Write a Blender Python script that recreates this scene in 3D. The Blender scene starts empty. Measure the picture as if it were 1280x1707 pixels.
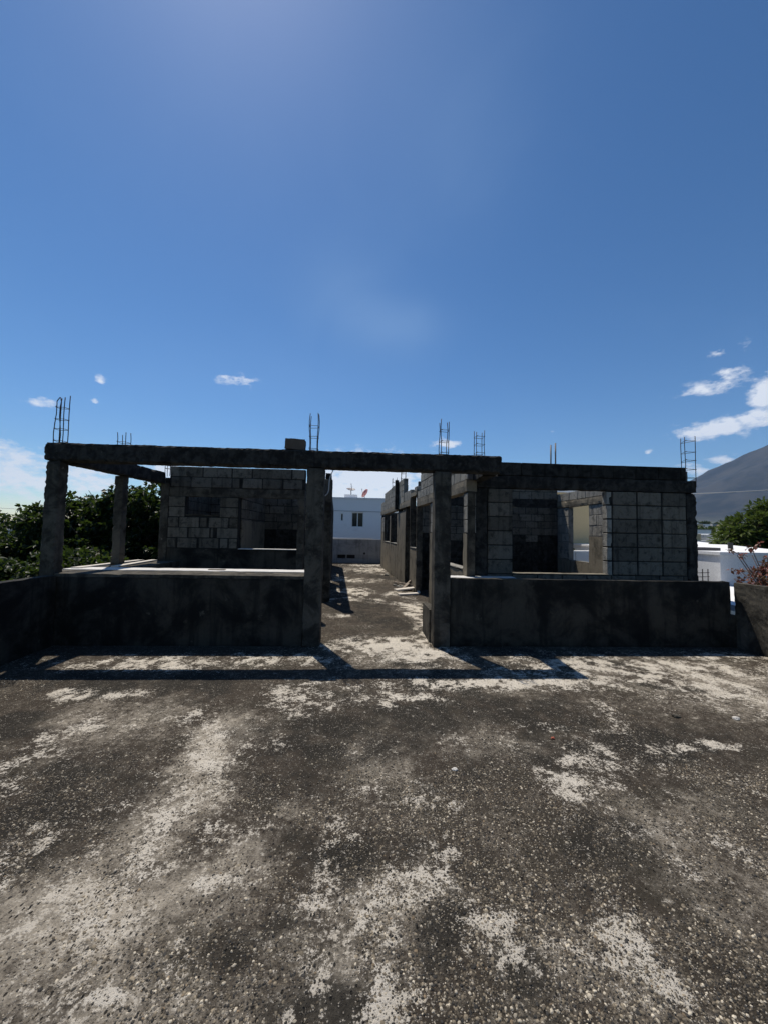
import bpy, bmesh, math, random
import numpy as np
from mathutils import Vector, Matrix, noise

random.seed(7); rng = np.random.default_rng(7)
scene = bpy.context.scene
col = scene.collection
R = math.radians

# ------------------------------------------------------------------ camera
yaw, pitch, roll = R(3.2), R(3.0), R(1.1)
fw = Vector((math.sin(yaw)*math.cos(pitch), math.cos(yaw)*math.cos(pitch), math.sin(pitch)))
rt = Vector((math.cos(yaw), -math.sin(yaw), 0)); up = rt.cross(fw)
r2 = rt*math.cos(roll)+up*math.sin(roll); u2 = -rt*math.sin(roll)+up*math.cos(roll)
cd = bpy.data.cameras.new('camera'); cam = bpy.data.objects.new('camera', cd); col.objects.link(cam)
cam.matrix_world = Matrix(((r2.x, u2.x, -fw.x, 0), (r2.y, u2.y, -fw.y, 0), (r2.z, u2.z, -fw.z, 1.75), (0, 0, 0, 1)))
cd.sensor_fit = 'HORIZONTAL'; cd.sensor_width = 36; cd.lens = 18; cd.clip_start = .05; cd.clip_end = 30000
scene.camera = cam

# ------------------------------------------------------------------ sky, sun, exposure
SUN = Vector((-.21, .435, 1.0)).normalized()
SUN_EL = math.asin(SUN.z); SUN_AZ = math.atan2(SUN.x, SUN.y)
scene.view_settings.view_transform = 'Standard'; scene.view_settings.look = 'None'
scene.view_settings.exposure = 0.0; scene.view_settings.gamma = 1
scene.view_settings.use_curve_mapping = False
sd = bpy.data.lights.new('sun', 'SUN'); sd.energy = 5.0; sd.angle = R(.5); sd.color = (1.0, .93, .82)
so = bpy.data.objects.new('sun', sd); col.objects.link(so); so.rotation_euler = SUN.to_track_quat('Z', 'Y').to_euler()

world = bpy.data.worlds.new('World'); scene.world = world; world.use_nodes = True
wn = world.node_tree; wn.nodes.clear(); L = wn.links.new
def W(t, **k):
    n = wn.nodes.new(t)
    for a, b in k.items(): setattr(n, a, b)
    return n
def wm(op, a, b=None, c=None, clamp=False):
    n = W('ShaderNodeMath', operation=op, use_clamp=clamp)
    for i, v in enumerate((a, b, c)):
        if v is None: continue
        if isinstance(v, (int, float)): n.inputs[i].default_value = v
        else: L(v, n.inputs[i])
    return n.outputs[0]
sky = W('ShaderNodeTexSky', sky_type='NISHITA'); sky.sun_disc = False
sky.sun_elevation = SUN_EL; sky.sun_rotation = SUN_AZ
sky.altitude = 500; sky.air_density = 1.0; sky.dust_density = .35; sky.ozone_density = 1.2
tc = W('ShaderNodeTexCoord'); sx = W('ShaderNodeSeparateXYZ'); L(tc.outputs['Generated'], sx.inputs[0])
DEG = 57.29578
az = wm('MULTIPLY', wm('ARCTAN2', sx.outputs[0], sx.outputs[1]), DEG)
el = wm('MULTIPLY', wm('ARCSINE', sx.outputs[2]), DEG)
CLOUDS = [(-33.97,17.31,.6,.5,.9),(-18.45,20.16,2.6,.8,.75),(-39.1,13.58,1.2,.6,.8),(-34.42,14.76,.4,.3,.7),
(12.42,13.06,2.0,.7,1.0),(44.71,20.34,1.5,.5,.5),(44.0,16.9,2.8,.8,.85),(46.02,18.02,1.5,.8,.7),
(49.2,15.2,2.1,2.1,1.25),(44.2,12.3,3.1,1.0,1.2),(47.8,12.9,1.9,1.0,1.0),(37.86,10.47,.6,.4,.7),
(39.69,12.47,.8,.4,.4),(44.56,8.72,1.5,.7,.7),(42.3,7.9,1.8,1.1,.7),(26.9,14.17,.5,.3,.5),
(-41.6,7.3,3.2,1.9,.9),(-40.13,4.92,5,2.6,.8),(-34.43,5.51,4.8,2.4,.8),(-26.0,7.2,6,2.4,.8),(-14,6.5,7,2,.7),
(1.31,8.2,8.5,3.2,1.2),(-.44,5.6,9.5,2.6,1.25),(9.5,8.6,4.5,1.5,.9),(-11.48,21.74,1.7,.6,.3),(47.3,20.41,1.4,.6,.35),
(60,12,7,2,1),(72,16,6,2,.9),(-58,10,7,2,.9),(-75,7,9,2,.9),(100,9,9,2,.9),(140,8,12,2,.9),(-120,8,12,2,.9),(180,8,12,2,.9)]
nz = W('ShaderNodeTexNoise'); nz.inputs['Scale'].default_value = 34; nz.inputs['Detail'].default_value = 9; nz.inputs['Roughness'].default_value = .62
mpw = W('ShaderNodeMapping'); mpw.inputs['Scale'].default_value = (1, 1, 2.0); L(tc.outputs['Generated'], mpw.inputs[0]); L(mpw.outputs[0], nz.inputs['Vector'])
nd = W('ShaderNodeTexNoise'); nd.inputs['Scale'].default_value = 20; nd.inputs['Detail'].default_value = 3; L(tc.outputs['Generated'], nd.inputs['Vector'])
sn = W('ShaderNodeSeparateXYZ'); L(nd.outputs['Color'], sn.inputs[0])
azd = wm('ADD', az, wm('MULTIPLY', wm('SUBTRACT', sn.outputs[0], .5), 1.3))
eld = wm('ADD', el, wm('MULTIPLY', wm('SUBTRACT', sn.outputs[1], .5), .9))
acc = None
for a, e, sa, se, s in CLOUDS:
    q = wm('POWER', wm('DIVIDE', wm('SUBTRACT', azd, a), sa), 2.0)
    q = wm('MULTIPLY_ADD', wm('DIVIDE', wm('SUBTRACT', eld, e), se), wm('DIVIDE', wm('SUBTRACT', eld, e), se), q)
    g = wm('MULTIPLY', wm('EXPONENT', wm('MULTIPLY', q, -.8)), s)
    acc = g if acc is None else wm('MAXIMUM', acc, g)
dens = wm('MULTIPLY_ADD', wm('SUBTRACT', nz.outputs[0], .5), 2.4, wm('SUBTRACT', wm('MULTIPLY', acc, 1.2), .42))
dens = wm('MULTIPLY', wm('MULTIPLY', dens, 1.6, None, True), wm('MULTIPLY', acc, 2.2, None, True))
dens = wm('MULTIPLY', dens, .85)
# thin veil of high cloud
nv = W('ShaderNodeTexNoise'); nv.inputs['Scale'].default_value = 3.2; nv.inputs['Detail'].default_value = 6; nv.inputs['Distortion'].default_value = .6; L(tc.outputs['Generated'], nv.inputs['Vector'])
veil = wm('MULTIPLY', wm('SUBTRACT', nv.outputs[0], .5, None, True), .12)
for a, e, sa, se, s in ((5, 28.8, 6.5, 2.6, .13), (-4, 33, 6, 4, .12), (12, 47, 9, 7, .07), (-15, 21, 12, 4, .06)):
    q = wm('POWER', wm('DIVIDE', wm('SUBTRACT', azd, a), sa), 2.0)
    q = wm('MULTIPLY_ADD', wm('DIVIDE', wm('SUBTRACT', eld, e), se), wm('DIVIDE', wm('SUBTRACT', eld, e), se), q)
    veil = wm('ADD', veil, wm('MULTIPLY', wm('MULTIPLY', wm('EXPONENT', wm('MULTIPLY', q, -.7)), s), wm('MULTIPLY', nv.outputs[0], 2.0)))
gam = W('ShaderNodeGamma'); gam.inputs[1].default_value = 1.45; L(sky.outputs[0], gam.inputs[0])
hs = W('ShaderNodeHueSaturation'); hs.inputs['Saturation'].default_value = 1.10; hs.inputs['Value'].default_value = 1.0; hs.inputs['Hue'].default_value = .494; L(gam.outputs[0], hs.inputs['Color'])
mx = W('ShaderNodeMixRGB'); mx.inputs[2].default_value = (20.0, 20.5, 21.3, 1); L(dens, mx.inputs[0])
mv = W('ShaderNodeMixRGB'); mv.inputs[2].default_value = (7.5, 11, 16, 1); L(veil, mv.inputs[0]); L(hs.outputs[0], mv.inputs[1]); L(mv.outputs[0], mx.inputs[1])
bg = W('ShaderNodeBackground'); bg.inputs[1].default_value = .052; L(mx.outputs[0], bg.inputs[0])
wo = W('ShaderNodeOutputWorld'); L(bg.outputs[0], wo.inputs[0])

# ------------------------------------------------------------------ material helpers
def mat(name):
    m = bpy.data.materials.new(name); m.use_nodes = True; t = m.node_tree; t.nodes.clear()
    o = t.nodes.new('ShaderNodeOutputMaterial'); p = t.nodes.new('ShaderNodeBsdfPrincipled'); t.links.new(p.outputs[0], o.inputs[0])
    p.inputs['Specular IOR Level'].default_value = .25
    return m, t, p
class NT:
    def __init__(s, t): s.t = t
    def n(s, ty, **k):
        x = s.t.nodes.new(ty)
        for a, b in k.items(): setattr(x, a, b)
        return x
    def l(s, a, b): s.t.links.new(a, b)
    def m(s, op, a, b=None, c=None, clamp=False):
        n = s.n('ShaderNodeMath', operation=op, use_clamp=clamp)
        for i, v in enumerate((a, b, c)):
            if v is None: continue
            if isinstance(v, (int, float)): n.inputs[i].default_value = v
            else: s.l(v, n.inputs[i])
        return n.outputs[0]
    def noise(s, vec, scale, detail=6, rough=.6, dist=0):
        n = s.n('ShaderNodeTexNoise'); n.inputs['Scale'].default_value = scale; n.inputs['Detail'].default_value = detail
        n.inputs['Roughness'].default_value = rough; n.inputs['Distortion'].default_value = dist
        if vec is not None: s.l(vec, n.inputs['Vector'])
        return n.outputs[0]
    def mix(s, f, a, b):
        n = s.n('ShaderNodeMixRGB')
        for i, v in enumerate((f, a, b)):
            if isinstance(v, (int, float)): n.inputs[i].default_value = v
            elif isinstance(v, tuple): n.inputs[i].default_value = (*v, 1)
            else: s.l(v, n.inputs[i])
        return n.outputs[0]
    def ss(s, v, a, b):   # smooth step
        n = s.n('ShaderNodeMapRange', interpolation_type='SMOOTHSTEP'); s.l(v, n.inputs[0])
        n.inputs[1].default_value = a; n.inputs[2].default_value = b; return n.outputs[0]
    def pos(s, scale=(1, 1, 1)):
        g = s.n('ShaderNodeNewGeometry'); mp = s.n('ShaderNodeMapping'); mp.inputs['Scale'].default_value = scale
        s.l(g.outputs['Position'], mp.inputs[0]); return mp.outputs[0]
    def bump(s, h, strength, dist, p, normal=None):
        b = s.n('ShaderNodeBump'); b.inputs['Strength'].default_value = strength; b.inputs['Distance'].default_value = dist
        s.l(h, b.inputs['Height'])
        if normal is not None: s.l(normal, b.inputs['Normal'])
        if p is not None: s.l(b.outputs[0], p.inputs['Normal'])
        return b.outputs[0]

def concrete(name, base, dark, pale, scale=2.2, dk=.5, pl=.62, streak=True, rnd=.0, rough=.9, bstr=.5):
    m, t, p = mat(name); k = NT(t); v = k.pos()
    c = k.mix(k.noise(v, 28, 4), tuple(x*.75 for x in base), tuple(x*1.25 for x in base))
    n1 = k.noise(v, scale, 8, .68, .4)
    c = k.mix(k.ss(n1, dk-.08, dk+.14), c, dark)
    if streak:
        n2 = k.noise(k.pos((9, 9, .8)), 1.0, 5, .6)
        c = k.mix(k.m('MULTIPLY', k.ss(n2, .5, .68), .65), c, dark)
    n3 = k.noise(v, scale*2.3, 7, .7, .3)
    c = k.mix(k.m('MULTIPLY', k.ss(n3, pl, pl+.1), .7), c, pale)
    if rnd:
        oi = k.n('ShaderNodeObjectInfo'); hv = k.n('ShaderNodeHueSaturation'); k.l(c, hv.inputs['Color'])
        k.l(k.m('MULTIPLY_ADD', oi.outputs['Random'], rnd*2, 1-rnd), hv.inputs['Value']); c = hv.outputs[0]
    k.l(c, p.inputs['Base Color']); p.inputs['Roughness'].default_value = rough
    h = k.m('ADD', k.noise(v, 60, 5, .7), k.m('MULTIPLY', k.noise(v, 9, 6, .6), 1.2))
    k.bump(h, bstr, .012, p)
    return m
M = {}
M['frame'] = concrete('weathered_concrete', (.098, .087, .068), (.028, .025, .020), (.21, .19, .15), 3.2, .47, .62)
M['beam'] = concrete('black_stained_concrete', (.044, .041, .036), (.012, .011, .010), (.15, .14, .12), 7.0, .47, .64)
M['plaster'] = concrete('mildewed_plaster', (.055, .049, .038), (.008, .008, .007), (.12, .11, .085), 1.5, .455, .62)
M['brown'] = concrete('bare_cement_render', (.21, .182, .135), (.09, .08, .06), (.33, .30, .24), 2.0, .55, .66)
M['block'] = concrete('grey_concrete_block', (.140, .126, .102), (.045, .041, .034), (.22, .20, .165), 9, .55, .60, True, .32, .95, 1.4)
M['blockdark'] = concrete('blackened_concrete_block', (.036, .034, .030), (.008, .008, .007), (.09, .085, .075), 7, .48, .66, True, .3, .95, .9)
M['blocksun'] = concrete('sunlit_tone_block', (.28, .265, .23), (.10, .095, .085), (.42, .40, .36), 7.0, .56, .62, True, .15, .95, .9)  # lighter copy of the block colour, with sunlight painted in
M['mortar'] = concrete('dark_mortar', (.026, .025, .022), (.010, .010, .009), (.05, .048, .042), 6, .5, .7, False)
M['mortarpale'] = concrete('cement_mortar', (.17, .165, .15), (.07, .07, .065), (.25, .24, .22), 6, .52, .66, False)
M['white_ledge'] = concrete('whitewashed_ledge', (.62, .60, .57), (.22, .21, .19), (.72, .71, .69), 5, .66, .55, False)
M['greywall'] = concrete('grey_rendered_block_wall', (.34, .345, .34), (.17, .175, .175), (.46, .46, .45), 1.3, .56, .66, True, .08)
M['white'] = concrete('white_painted_wall', (.80, .81, .82), (.66, .66, .66), (.84, .85, .86), .8, .66, .7, False, 0, .8, .15)
M['whiteroof'] = concrete('white_elastomeric_roof', (.78, .78, .78), (.62, .62, .61), (.82, .82, .82), 1.1, .66, .5, False, 0, .8, .2)
M['beige'] = concrete('beige_painted_wall', (.56, .44, .25), (.46, .36, .20), (.60, .48, .29), .8, .66, .7, False, 0, .8, .2)
def plain(name, c, rough=.6, metal=0, var=.25, sc=20):
    m, t, p = mat(name); k = NT(t)
    k.l(k.mix(k.noise(k.pos(), sc, 4), tuple(x*(1-var) for x in c), tuple(min(1, x*(1+var)) for x in c)), p.inputs['Base Color'])
    p.inputs['Roughness'].default_value = rough; p.inputs['Metallic'].default_value = metal
    return m
M['rebar'] = plain('rusted_rebar', (.055, .045, .045), .7, .3)
M['glass'] = plain('dark_window_glass', (.012, .018, .022), .12, 0, .1)
M['alu'] = plain('white_window_frame', (.75, .75, .73), .4, 0, .05)
M['dishred'] = plain('faded_red_dish_paint', (.45, .20, .19), .5)
M['dishgrey'] = plain('grey_dish_paint', (.30, .27, .27), .5)
M['wood'] = plain('weathered_plank_wood', (.30, .25, .20), .85, 0, .35, 9)
M['woodpale'] = plain('pale_plank_wood', (.60, .55, .48), .85, 0, .2, 9)
M['wood_dark'] = plain('dark_plank_wood', (.11, .085, .065), .85, 0, .4, 9)
M['pipe'] = plain('grey_conduit', (.16, .15, .15), .5)
M['cable'] = plain('white_cable_sheath', (.45, .45, .43), .5, 0, .1)
M['wire'] = plain('pale_overhead_wire', (.5, .5, .5), .4, 0, .1)
M['bark'] = plain('tree_bark', (.075, .06, .045), .9, 0, .4, 12)
M['branch'] = plain('bare_branch_bark', (.17, .12, .10), .9, 0, .4, 12)
M['hiproof'] = plain('dark_tile_roof', (.10, .09, .09), .8)
M['plainblack'] = plain('plain_black', (.03, .03, .03), .5)
M['cardboard'] = plain('pale_red_scrap', (.35, .10, .06), .8)
M['stone'] = plain('pale_stone', (.55, .52, .47), .9, 0, .2, 60)
M['flower'] = plain('orange_red_flowers', (.55, .09, .04), .8)
M['wallback'] = concrete('neighbour_roof_edge', (.6, .6, .59), (.3, .3, .3), (.7, .7, .7), 2, .6, .6)
def leafmat(name, a, b, tr=.35):
    m, t, p = mat(name); k = NT(t)
    at = k.n('ShaderNodeAttribute', attribute_name='shade')
    c = k.mix(at.outputs['Fac'], a, b)
    k.l(c, p.inputs['Base Color']); p.inputs['Roughness'].default_value = .45; p.inputs['Specular IOR Level'].default_value = .25
    tl = k.n('ShaderNodeBsdfTranslucent'); k.l(k.mix(.5, c, (.10, .16, .02)), tl.inputs[0])
    ms = k.n('ShaderNodeMixShader'); ms.inputs[0].default_value = tr; k.l(p.outputs[0], ms.inputs[1]); k.l(tl.outputs[0], ms.inputs[2])
    o = [n for n in t.nodes if n.type == 'OUTPUT_MATERIAL'][0]; k.l(ms.outputs[0], o.inputs[0])
    return m
M['leaf'] = leafmat('broad_green_leaf', (.010, .019, .007), (.028, .047, .013))
M['leaf2'] = leafmat('yellowish_green_leaf', (.035, .055, .015), (.10, .13, .03))
M['redleaf'] = leafmat('dry_red_leaf', (.10, .028, .022), (.24, .07, .05), .2)

# ------------------------------------------------------------------ object helpers
def link(name, me, m=None, parent=None, loc=None):
    o = bpy.data.objects.new(name, me); col.objects.link(o)
    if m is not None and me is not None and len(me.materials) == 0: me.materials.append(m)
    if parent is not None:
        o.parent = parent
        o.location = (Vector(loc or (0, 0, 0)))
    elif loc: o.location = loc
    return o
def tag(o, label=None, cat=None, group=None, kind=None):
    if label: o['label'] = label
    if cat: o['category'] = cat
    if group: o['group'] = group
    if kind: o['kind'] = kind
    return o
def thing(name, label, cat, loc=(0, 0, 0), group=None):
    o = bpy.data.objects.new(name, None); col.objects.link(o); o.location = loc; o.empty_display_size = .2
    return tag(o, label, cat, group)
def meshobj(name, verts, faces, m, parent=None, loc=None, smooth=False):
    me = bpy.data.meshes.new(name); me.from_pydata([tuple(v) for v in verts], [], faces); me.update()
    if smooth: me.polygons.foreach_set('use_smooth', [True]*len(me.polygons))
    return link(name, me, m, parent, loc)

class Geo:
    def __init__(s): s.v = []; s.f = []
    def box(s, x0, x1, y0, y1, z0, z1, tf=None):
        b = len(s.v)
        for z in (z0, z1):
            for x, y in ((x0, y0), (x1, y0), (x1, y1), (x0, y1)):
                p = Vector((x, y, z)); s.v.append(tf @ p if tf else p)
        s.f += [tuple(b+i for i in q) for q in ((0, 3, 2, 1), (4, 5, 6, 7), (0, 1, 5, 4), (1, 2, 6, 5), (2, 3, 7, 6), (3, 0, 4, 7))]
    def tube(s, pts, r, n=6, r1=None):
        pts = [Vector(p) for p in pts]; b = len(s.v); N = len(pts); prev = None
        for i, p in enumerate(pts):
            d = (pts[min(i+1, N-1)]-pts[max(i-1, 0)]).normalized()
            a = Vector((0, 0, 1)) if abs(d.z) < .9 else Vector((1, 0, 0))
            if prev is not None: a = prev
            u = d.cross(a).normalized(); w = u.cross(d).normalized(); prev = w
            rr = r if r1 is None else r+(r1-r)*i/max(1, N-1)
            for j in range(n):
                t = 2*math.pi*j/n; s.v.append(p+u*math.cos(t)*rr+w*math.sin(t)*rr)
        for i in range(N-1):
            for j in range(n):
                q = b+i*n; s.f.append((q+j, q+(j+1) % n, q+n+(j+1) % n, q+n+j))
        s.f.append(tuple(b+n-1-j for j in range(n))); s.f.append(tuple(b+(N-1)*n+j for j in range(n)))
    def rough(s, x0, x1, y0, y1, z0, z1, seg=.07, amp=.006, chip=.012, tf=None, seed=0.0, freq=6):
        nx, ny, nz_ = [max(1, min(180, int(round((b-a)/seg)))) for a, b in ((x0, x1), (y0, y1), (z0, z1))]
        idx = {}
        def g(i, j, k):
            key = (i, j, k)
            if key in idx: return idx[key]
            p = Vector((x0+(x1-x0)*i/nx, y0+(y1-y0)*j/ny, z0+(z1-z0)*k/nz_))
            q = p*freq+Vector((seed, seed*1.7, seed*.3))
            d = noise.noise_vector(q*.6)*amp*.6+noise.noise_vector(q*4.3)*amp*.7
            ex = (i in (0, nx))+(j in (0, ny))+(k in (0, nz_))
            if ex >= 2:
                c = Vector(((x0+x1)/2, (y0+y1)/2, (z0+z1)/2)); inn = Vector((0 if i not in (0, nx) else (1 if i == 0 else -1), 0 if j not in (0, ny) else (1 if j == 0 else -1), 0 if k not in (0, nz_) else (1 if k == 0 else -1)))
                a = max(0, noise.noise(q*.9+Vector((9, 9, 9)))); b_ = abs(noise.noise(q*4.1+Vector((3, 9, 9))))
                d += inn*(chip*(.15+2.0*a*b_*2+.8*b_))
            pp = p+d
            idx[key] = len(s.v); s.v.append(tf @ pp if tf else pp); return idx[key]
        for i in range(nx):
            for j in range(ny):
                s.f.append((g(i, j, 0), g(i, j+1, 0), g(i+1, j+1, 0), g(i+1, j, 0)))
                s.f.append((g(i, j, nz_), g(i+1, j, nz_), g(i+1, j+1, nz_), g(i, j+1, nz_)))
        for i in range(nx):
            for k in range(nz_):
                s.f.append((g(i, 0, k), g(i+1, 0, k), g(i+1, 0, k+1), g(i, 0, k+1)))
                s.f.append((g(i, ny, k), g(i, ny, k+1), g(i+1, ny, k+1), g(i+1, ny, k)))
        for j in range(ny):
            for k in range(nz_):
                s.f.append((g(0, j, k), g(0, j, k+1), g(0, j+1, k+1), g(0, j+1, k)))
                s.f.append((g(nx, j, k), g(nx, j+1, k), g(nx, j+1, k+1), g(nx, j, k+1)))
    def obj(s, name, m, parent=None, loc=None, smooth=False): return meshobj(name, s.v, s.f, m, parent, loc, smooth)
def rbox(name, m, parent, b, seg=.07, amp=.006, chip=.012, tf=None, seed=None):
    g = Geo(); g.rough(*b, seg=seg, amp=amp, chip=chip, tf=tf, seed=random.random()*50 if seed is None else seed)
    off = parent.location if parent is not None else Vector((0, 0, 0))
    g.v = [Vector(v)-off for v in g.v]
    return g.obj(name, m, parent)

# ------------------------------------------------------------------ concrete blocks laid one by one
_bc = {}
def block_mesh(w, h, t, m, var):
    key = (round(w*50)/50, round(h*50)/50, round(t, 2), m, var)
    if key in _bc: return _bc[key]
    w, h = w, h
    bm = bmesh.new(); bmesh.ops.create_cube(bm, size=1)
    for v in bm.verts: v.co = Vector((v.co.x*w, v.co.y*t, v.co.z*h))
    bmesh.ops.bevel(bm, geom=bm.edges[:], offset=.007, segments=1, affect='EDGES')
    r = random.Random(hash((round(w, 2), var)) & 0xffff)
    for v in bm.verts: v.co += Vector([r.uniform(-.0028, .0028) for _ in range(3)])
    me = bpy.data.meshes.new('block'); bm.to_mesh(me); bm.free(); me.materials.append(M[m]); _bc[key] = me
    return me
LOOSE = {}     # thing -> Geo of blocks joined as stuff
def lay(wall, rects, t, rowh, m, z_origin=0.0, bond='running', bw=.40, gap=.014, joined=None, proud=.008, dz=None, mfn=None):
    """rects: (s0,s1,z0,z1); fills each with blocks centred on the wall's thickness."""
    for (s0, s1, z0, z1) in rects:
        nrow = max(1, int(round((z1-z0)/rowh))); rh = (z1-z0)/nrow
        for r in range(nrow):
            zc = z0+rh*(r+.5); s = s0
            gi = int(round((z0-z_origin)/rowh))+r
            first = True
            while s < s1-.03:
                w = bw
                if first and bond == 'running' and gi % 2: w = bw*.5
                first = False
                if random.random() < .02 and bond == 'running': w = bw*random.choice((.45, .6, .75))
                e = min(s+w, s1)
                if s1-e < .07: e = s1
                ww = e-s; var = random.randrange(3)
                mm = mfn(((s+e)/2, zc)) if mfn else m
                pos = Vector(((s+e)/2, random.uniform(-.003, .003), zc)); rz = random.uniform(-.006, .006); rx = random.uniform(-.006, .006)
                if joined is not None:
                    tf = wall.matrix_local @ Matrix.Translation(pos)
                    LOOSE.setdefault((joined, mm), Geo()).box(-ww/2+gap/2, ww/2-gap/2, -t/2-proud, t/2+proud, -rh/2+gap/2, rh/2-gap/2, tf)
                else:
                    me = block_mesh(ww-gap, rh-gap, t+2*proud, mm, var)
                    o = bpy.data.objects.new('block', me); col.objects.link(o); o.parent = wall; o.location = pos; o.rotation_euler = (rx, 0, rz)
                s = e
def wall_part(parent, p0, p1, t, rects, m, name='wall', seg=.12, amp=.003, chip=.004):
    """core of a wall: local x runs from p0 to p1, y across, z up"""
    d = Vector((p1[0]-p0[0], p1[1]-p0[1])); ang = math.atan2(d.y, d.x); g = Geo()
    for (s0, s1, z0, z1) in rects: g.rough(s0, s1, -t/2, t/2, z0, z1, seg=seg, amp=amp, chip=chip, seed=random.random()*40)
    o = g.obj(name, M[m], parent); o.location = Vector((p0[0], p0[1], 0))-parent.location; o.rotation_euler = (0, 0, ang)
    o.matrix_local  # noqa
    return o
def flush():
    bpy.context.view_layer.update()
def finish_loose():
    for (p, mm), g in LOOSE.items():
        o = g.obj('block_courses', M[mm], p); o['kind'] = 'stuff'
    LOOSE.clear()

def rebar_cage(parent, x, y, z0, h, w=.18, lean=(0, 0), bars=4, hook=False, step=.17, r=.0065, d=None):
    g = Geo(); d = w if d is None else d; off = parent.matrix_world.translation if False else Vector((0, 0, 0))
    cs = [(-w/2, -d/2), (w/2, -d/2), (w/2, d/2), (-w/2, d/2)][:max(bars, 2)]
    if bars == 2: cs = [(-w/2, 0), (w/2, 0)]
    if bars == 3: cs = [(-w/2, -d/2), (0, d/2), (w/2, -d/2)]
    def P(cx, cy, t): return Vector((x+cx+lean[0]*t, y+cy+lean[1]*t, z0+t))
    for i, (cx, cy) in enumerate(cs):
        hh = h*random.uniform(.93, 1.04); j = random.uniform(-.012, .012)
        pts = [P(cx, cy, -.12)]+[P(cx+j*math.sin(k*1.3), cy+j*math.cos(k), hh*k/5) for k in range(1, 6)]
        if hook and i == 0:
            pts = pts[:-1]+[P(cx+.01, cy, hh*.85), P(cx+.05, cy, hh*.93), P(cx+.075, cy-.02, hh*.92), P(cx+.09, cy-.02, hh*.82), P(cx+.09, cy-.02, hh*.02)]
        g.tube(pts, r, 5)
    k = 0; z = .05
    while z < h*.92:
        e = .008; zz = z+random.uniform(-.012, .012)
        ring = [P(cx*1.08, cy*1.08, zz+random.uniform(-.006, .006)) for cx, cy in cs]
        if len(ring) > 2: ring.append(ring[0])
        for a, b in zip(ring, ring[1:]): g.tube([a, b], r*.62, 4)
        g.tube([ring[0], ring[0]+Vector((.03, -.02, .012))], r*.55, 4)
        z += step*random.uniform(.92, 1.08)
    base = Vector((0, 0, 0)); q = parent
    while q is not None: base += q.location; q = q.parent
    g.v = [v-base for v in g.v]
    return g.obj('rebar_cage', M['rebar'], parent, smooth=True)

# ------------------------------------------------------------------ roof terrace floor
P_ = [(-2.71,5.23,0.99,0.24,0.80),(-1.20,5.35,0.97,0.23,0.70),(-2.97,4.26,0.15,0.11,1.00),(-2.44,4.27,0.15,0.11,1.30),(0.37,5.96,0.65,0.39,1.30),(1.77,4.51,1.09,0.15,1.20),(3.59,5.00,1.51,0.44,0.90),(4.18,4.32,0.66,0.47,0.80),(-0.49,4.21,0.38,0.32,0.90),(0.27,4.12,0.32,0.14,0.80),(0.58,4.12,0.32,0.12,0.80),(-1.12,3.21,0.24,0.38,0.80),(-1.10,2.66,0.23,0.29,0.70),(-1.18,2.32,0.27,0.29,0.60),(-1.16,1.85,0.45,0.31,0.50),(-1.46,3.70,0.43,0.22,0.50),(-2.27,3.71,0.32,0.14,0.50),(2.94,3.16,0.31,0.06,0.80),(0.20,1.92,0.17,0.14,1.10),(0.44,1.94,0.12,0.10,0.90),(0.63,1.74,0.13,0.08,1.00),(0.76,1.66,0.15,0.09,0.80),(1.14,1.65,0.13,0.15,1.00),(1.17,1.52,0.12,0.10,0.90),(0.14,1.54,0.11,0.08,1.40),(-0.92,1.58,0.05,0.02,1.60),(-0.07,1.72,0.15,0.10,0.80),(-0.23,1.50,0.13,0.04,0.70),(-0.71,2.04,0.18,0.07,0.70),(-0.69,2.44,0.18,0.15,0.60),(0.49,17.83,1.12,1.20,0.80),(-0.04,13.86,0.76,0.52,0.80),(-0.20,11.48,0.44,0.61,1.00),(1.26,9.10,0.29,0.62,0.90),(1.19,7.44,0.16,1.81,0.90),(-0.44,8.13,0.25,0.18,0.70),(-0.00,7.18,0.33,0.14,0.30),(0.79,5.62,0.53,0.41,1.00),(5.33,5.50,0.66,0.23,0.80),(1.18,20.13,1.61,0.94,0.80),(1.05,3.34,0.31,0.16,0.50),(0.19,2.81,0.26,0.38,0.35),(1.23,4.90,0.23,0.17,0.20)]
D_ = [(-2.01,2.63,0.41,0.45,0.70),(-3.05,3.73,0.26,0.16,0.90),(-2.88,3.47,0.29,0.12,0.80),(-3.00,3.78,0.16,0.12,0.90),(-0.18,3.37,0.72,0.43,0.70),(-0.58,2.89,0.34,0.27,0.60),(0.60,3.79,0.41,0.33,0.90),(1.47,3.90,0.50,0.25,0.80),(1.64,3.15,0.60,0.33,0.60),(2.51,3.22,0.63,0.26,0.80),(1.44,2.28,0.32,0.25,0.60),(0.44,1.72,0.10,0.16,0.90),(-0.06,1.55,0.20,0.09,0.70),(-0.44,1.78,0.18,0.11,0.60),(0.75,1.59,0.11,0.08,1.00),(1.21,1.88,0.18,0.09,0.50),(1.42,1.61,0.20,0.09,0.60),(-0.01,2.20,0.30,0.17,0.60),(0.49,2.18,0.27,0.22,0.50),(2.37,2.56,0.29,0.25,0.40),(0.88,2.79,0.52,0.21,0.40),(0.27,9.20,0.72,1.17,0.50),(0.47,7.67,0.60,0.55,0.50)]
G_ = [(0.97,2.05,1.12,1.10,1.00),(2.27,2.45,0.80,0.85,0.90),(-0.28,2.10,0.46,0.43,0.50),(0.28,1.66,0.87,0.32,0.70),(-1.71,2.25,0.38,0.27,0.80),(1.40,1.61,0.51,0.41,0.80),(2.10,3.32,1.63,0.44,0.30),(0.31,3.18,0.39,0.61,0.50)]
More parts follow.
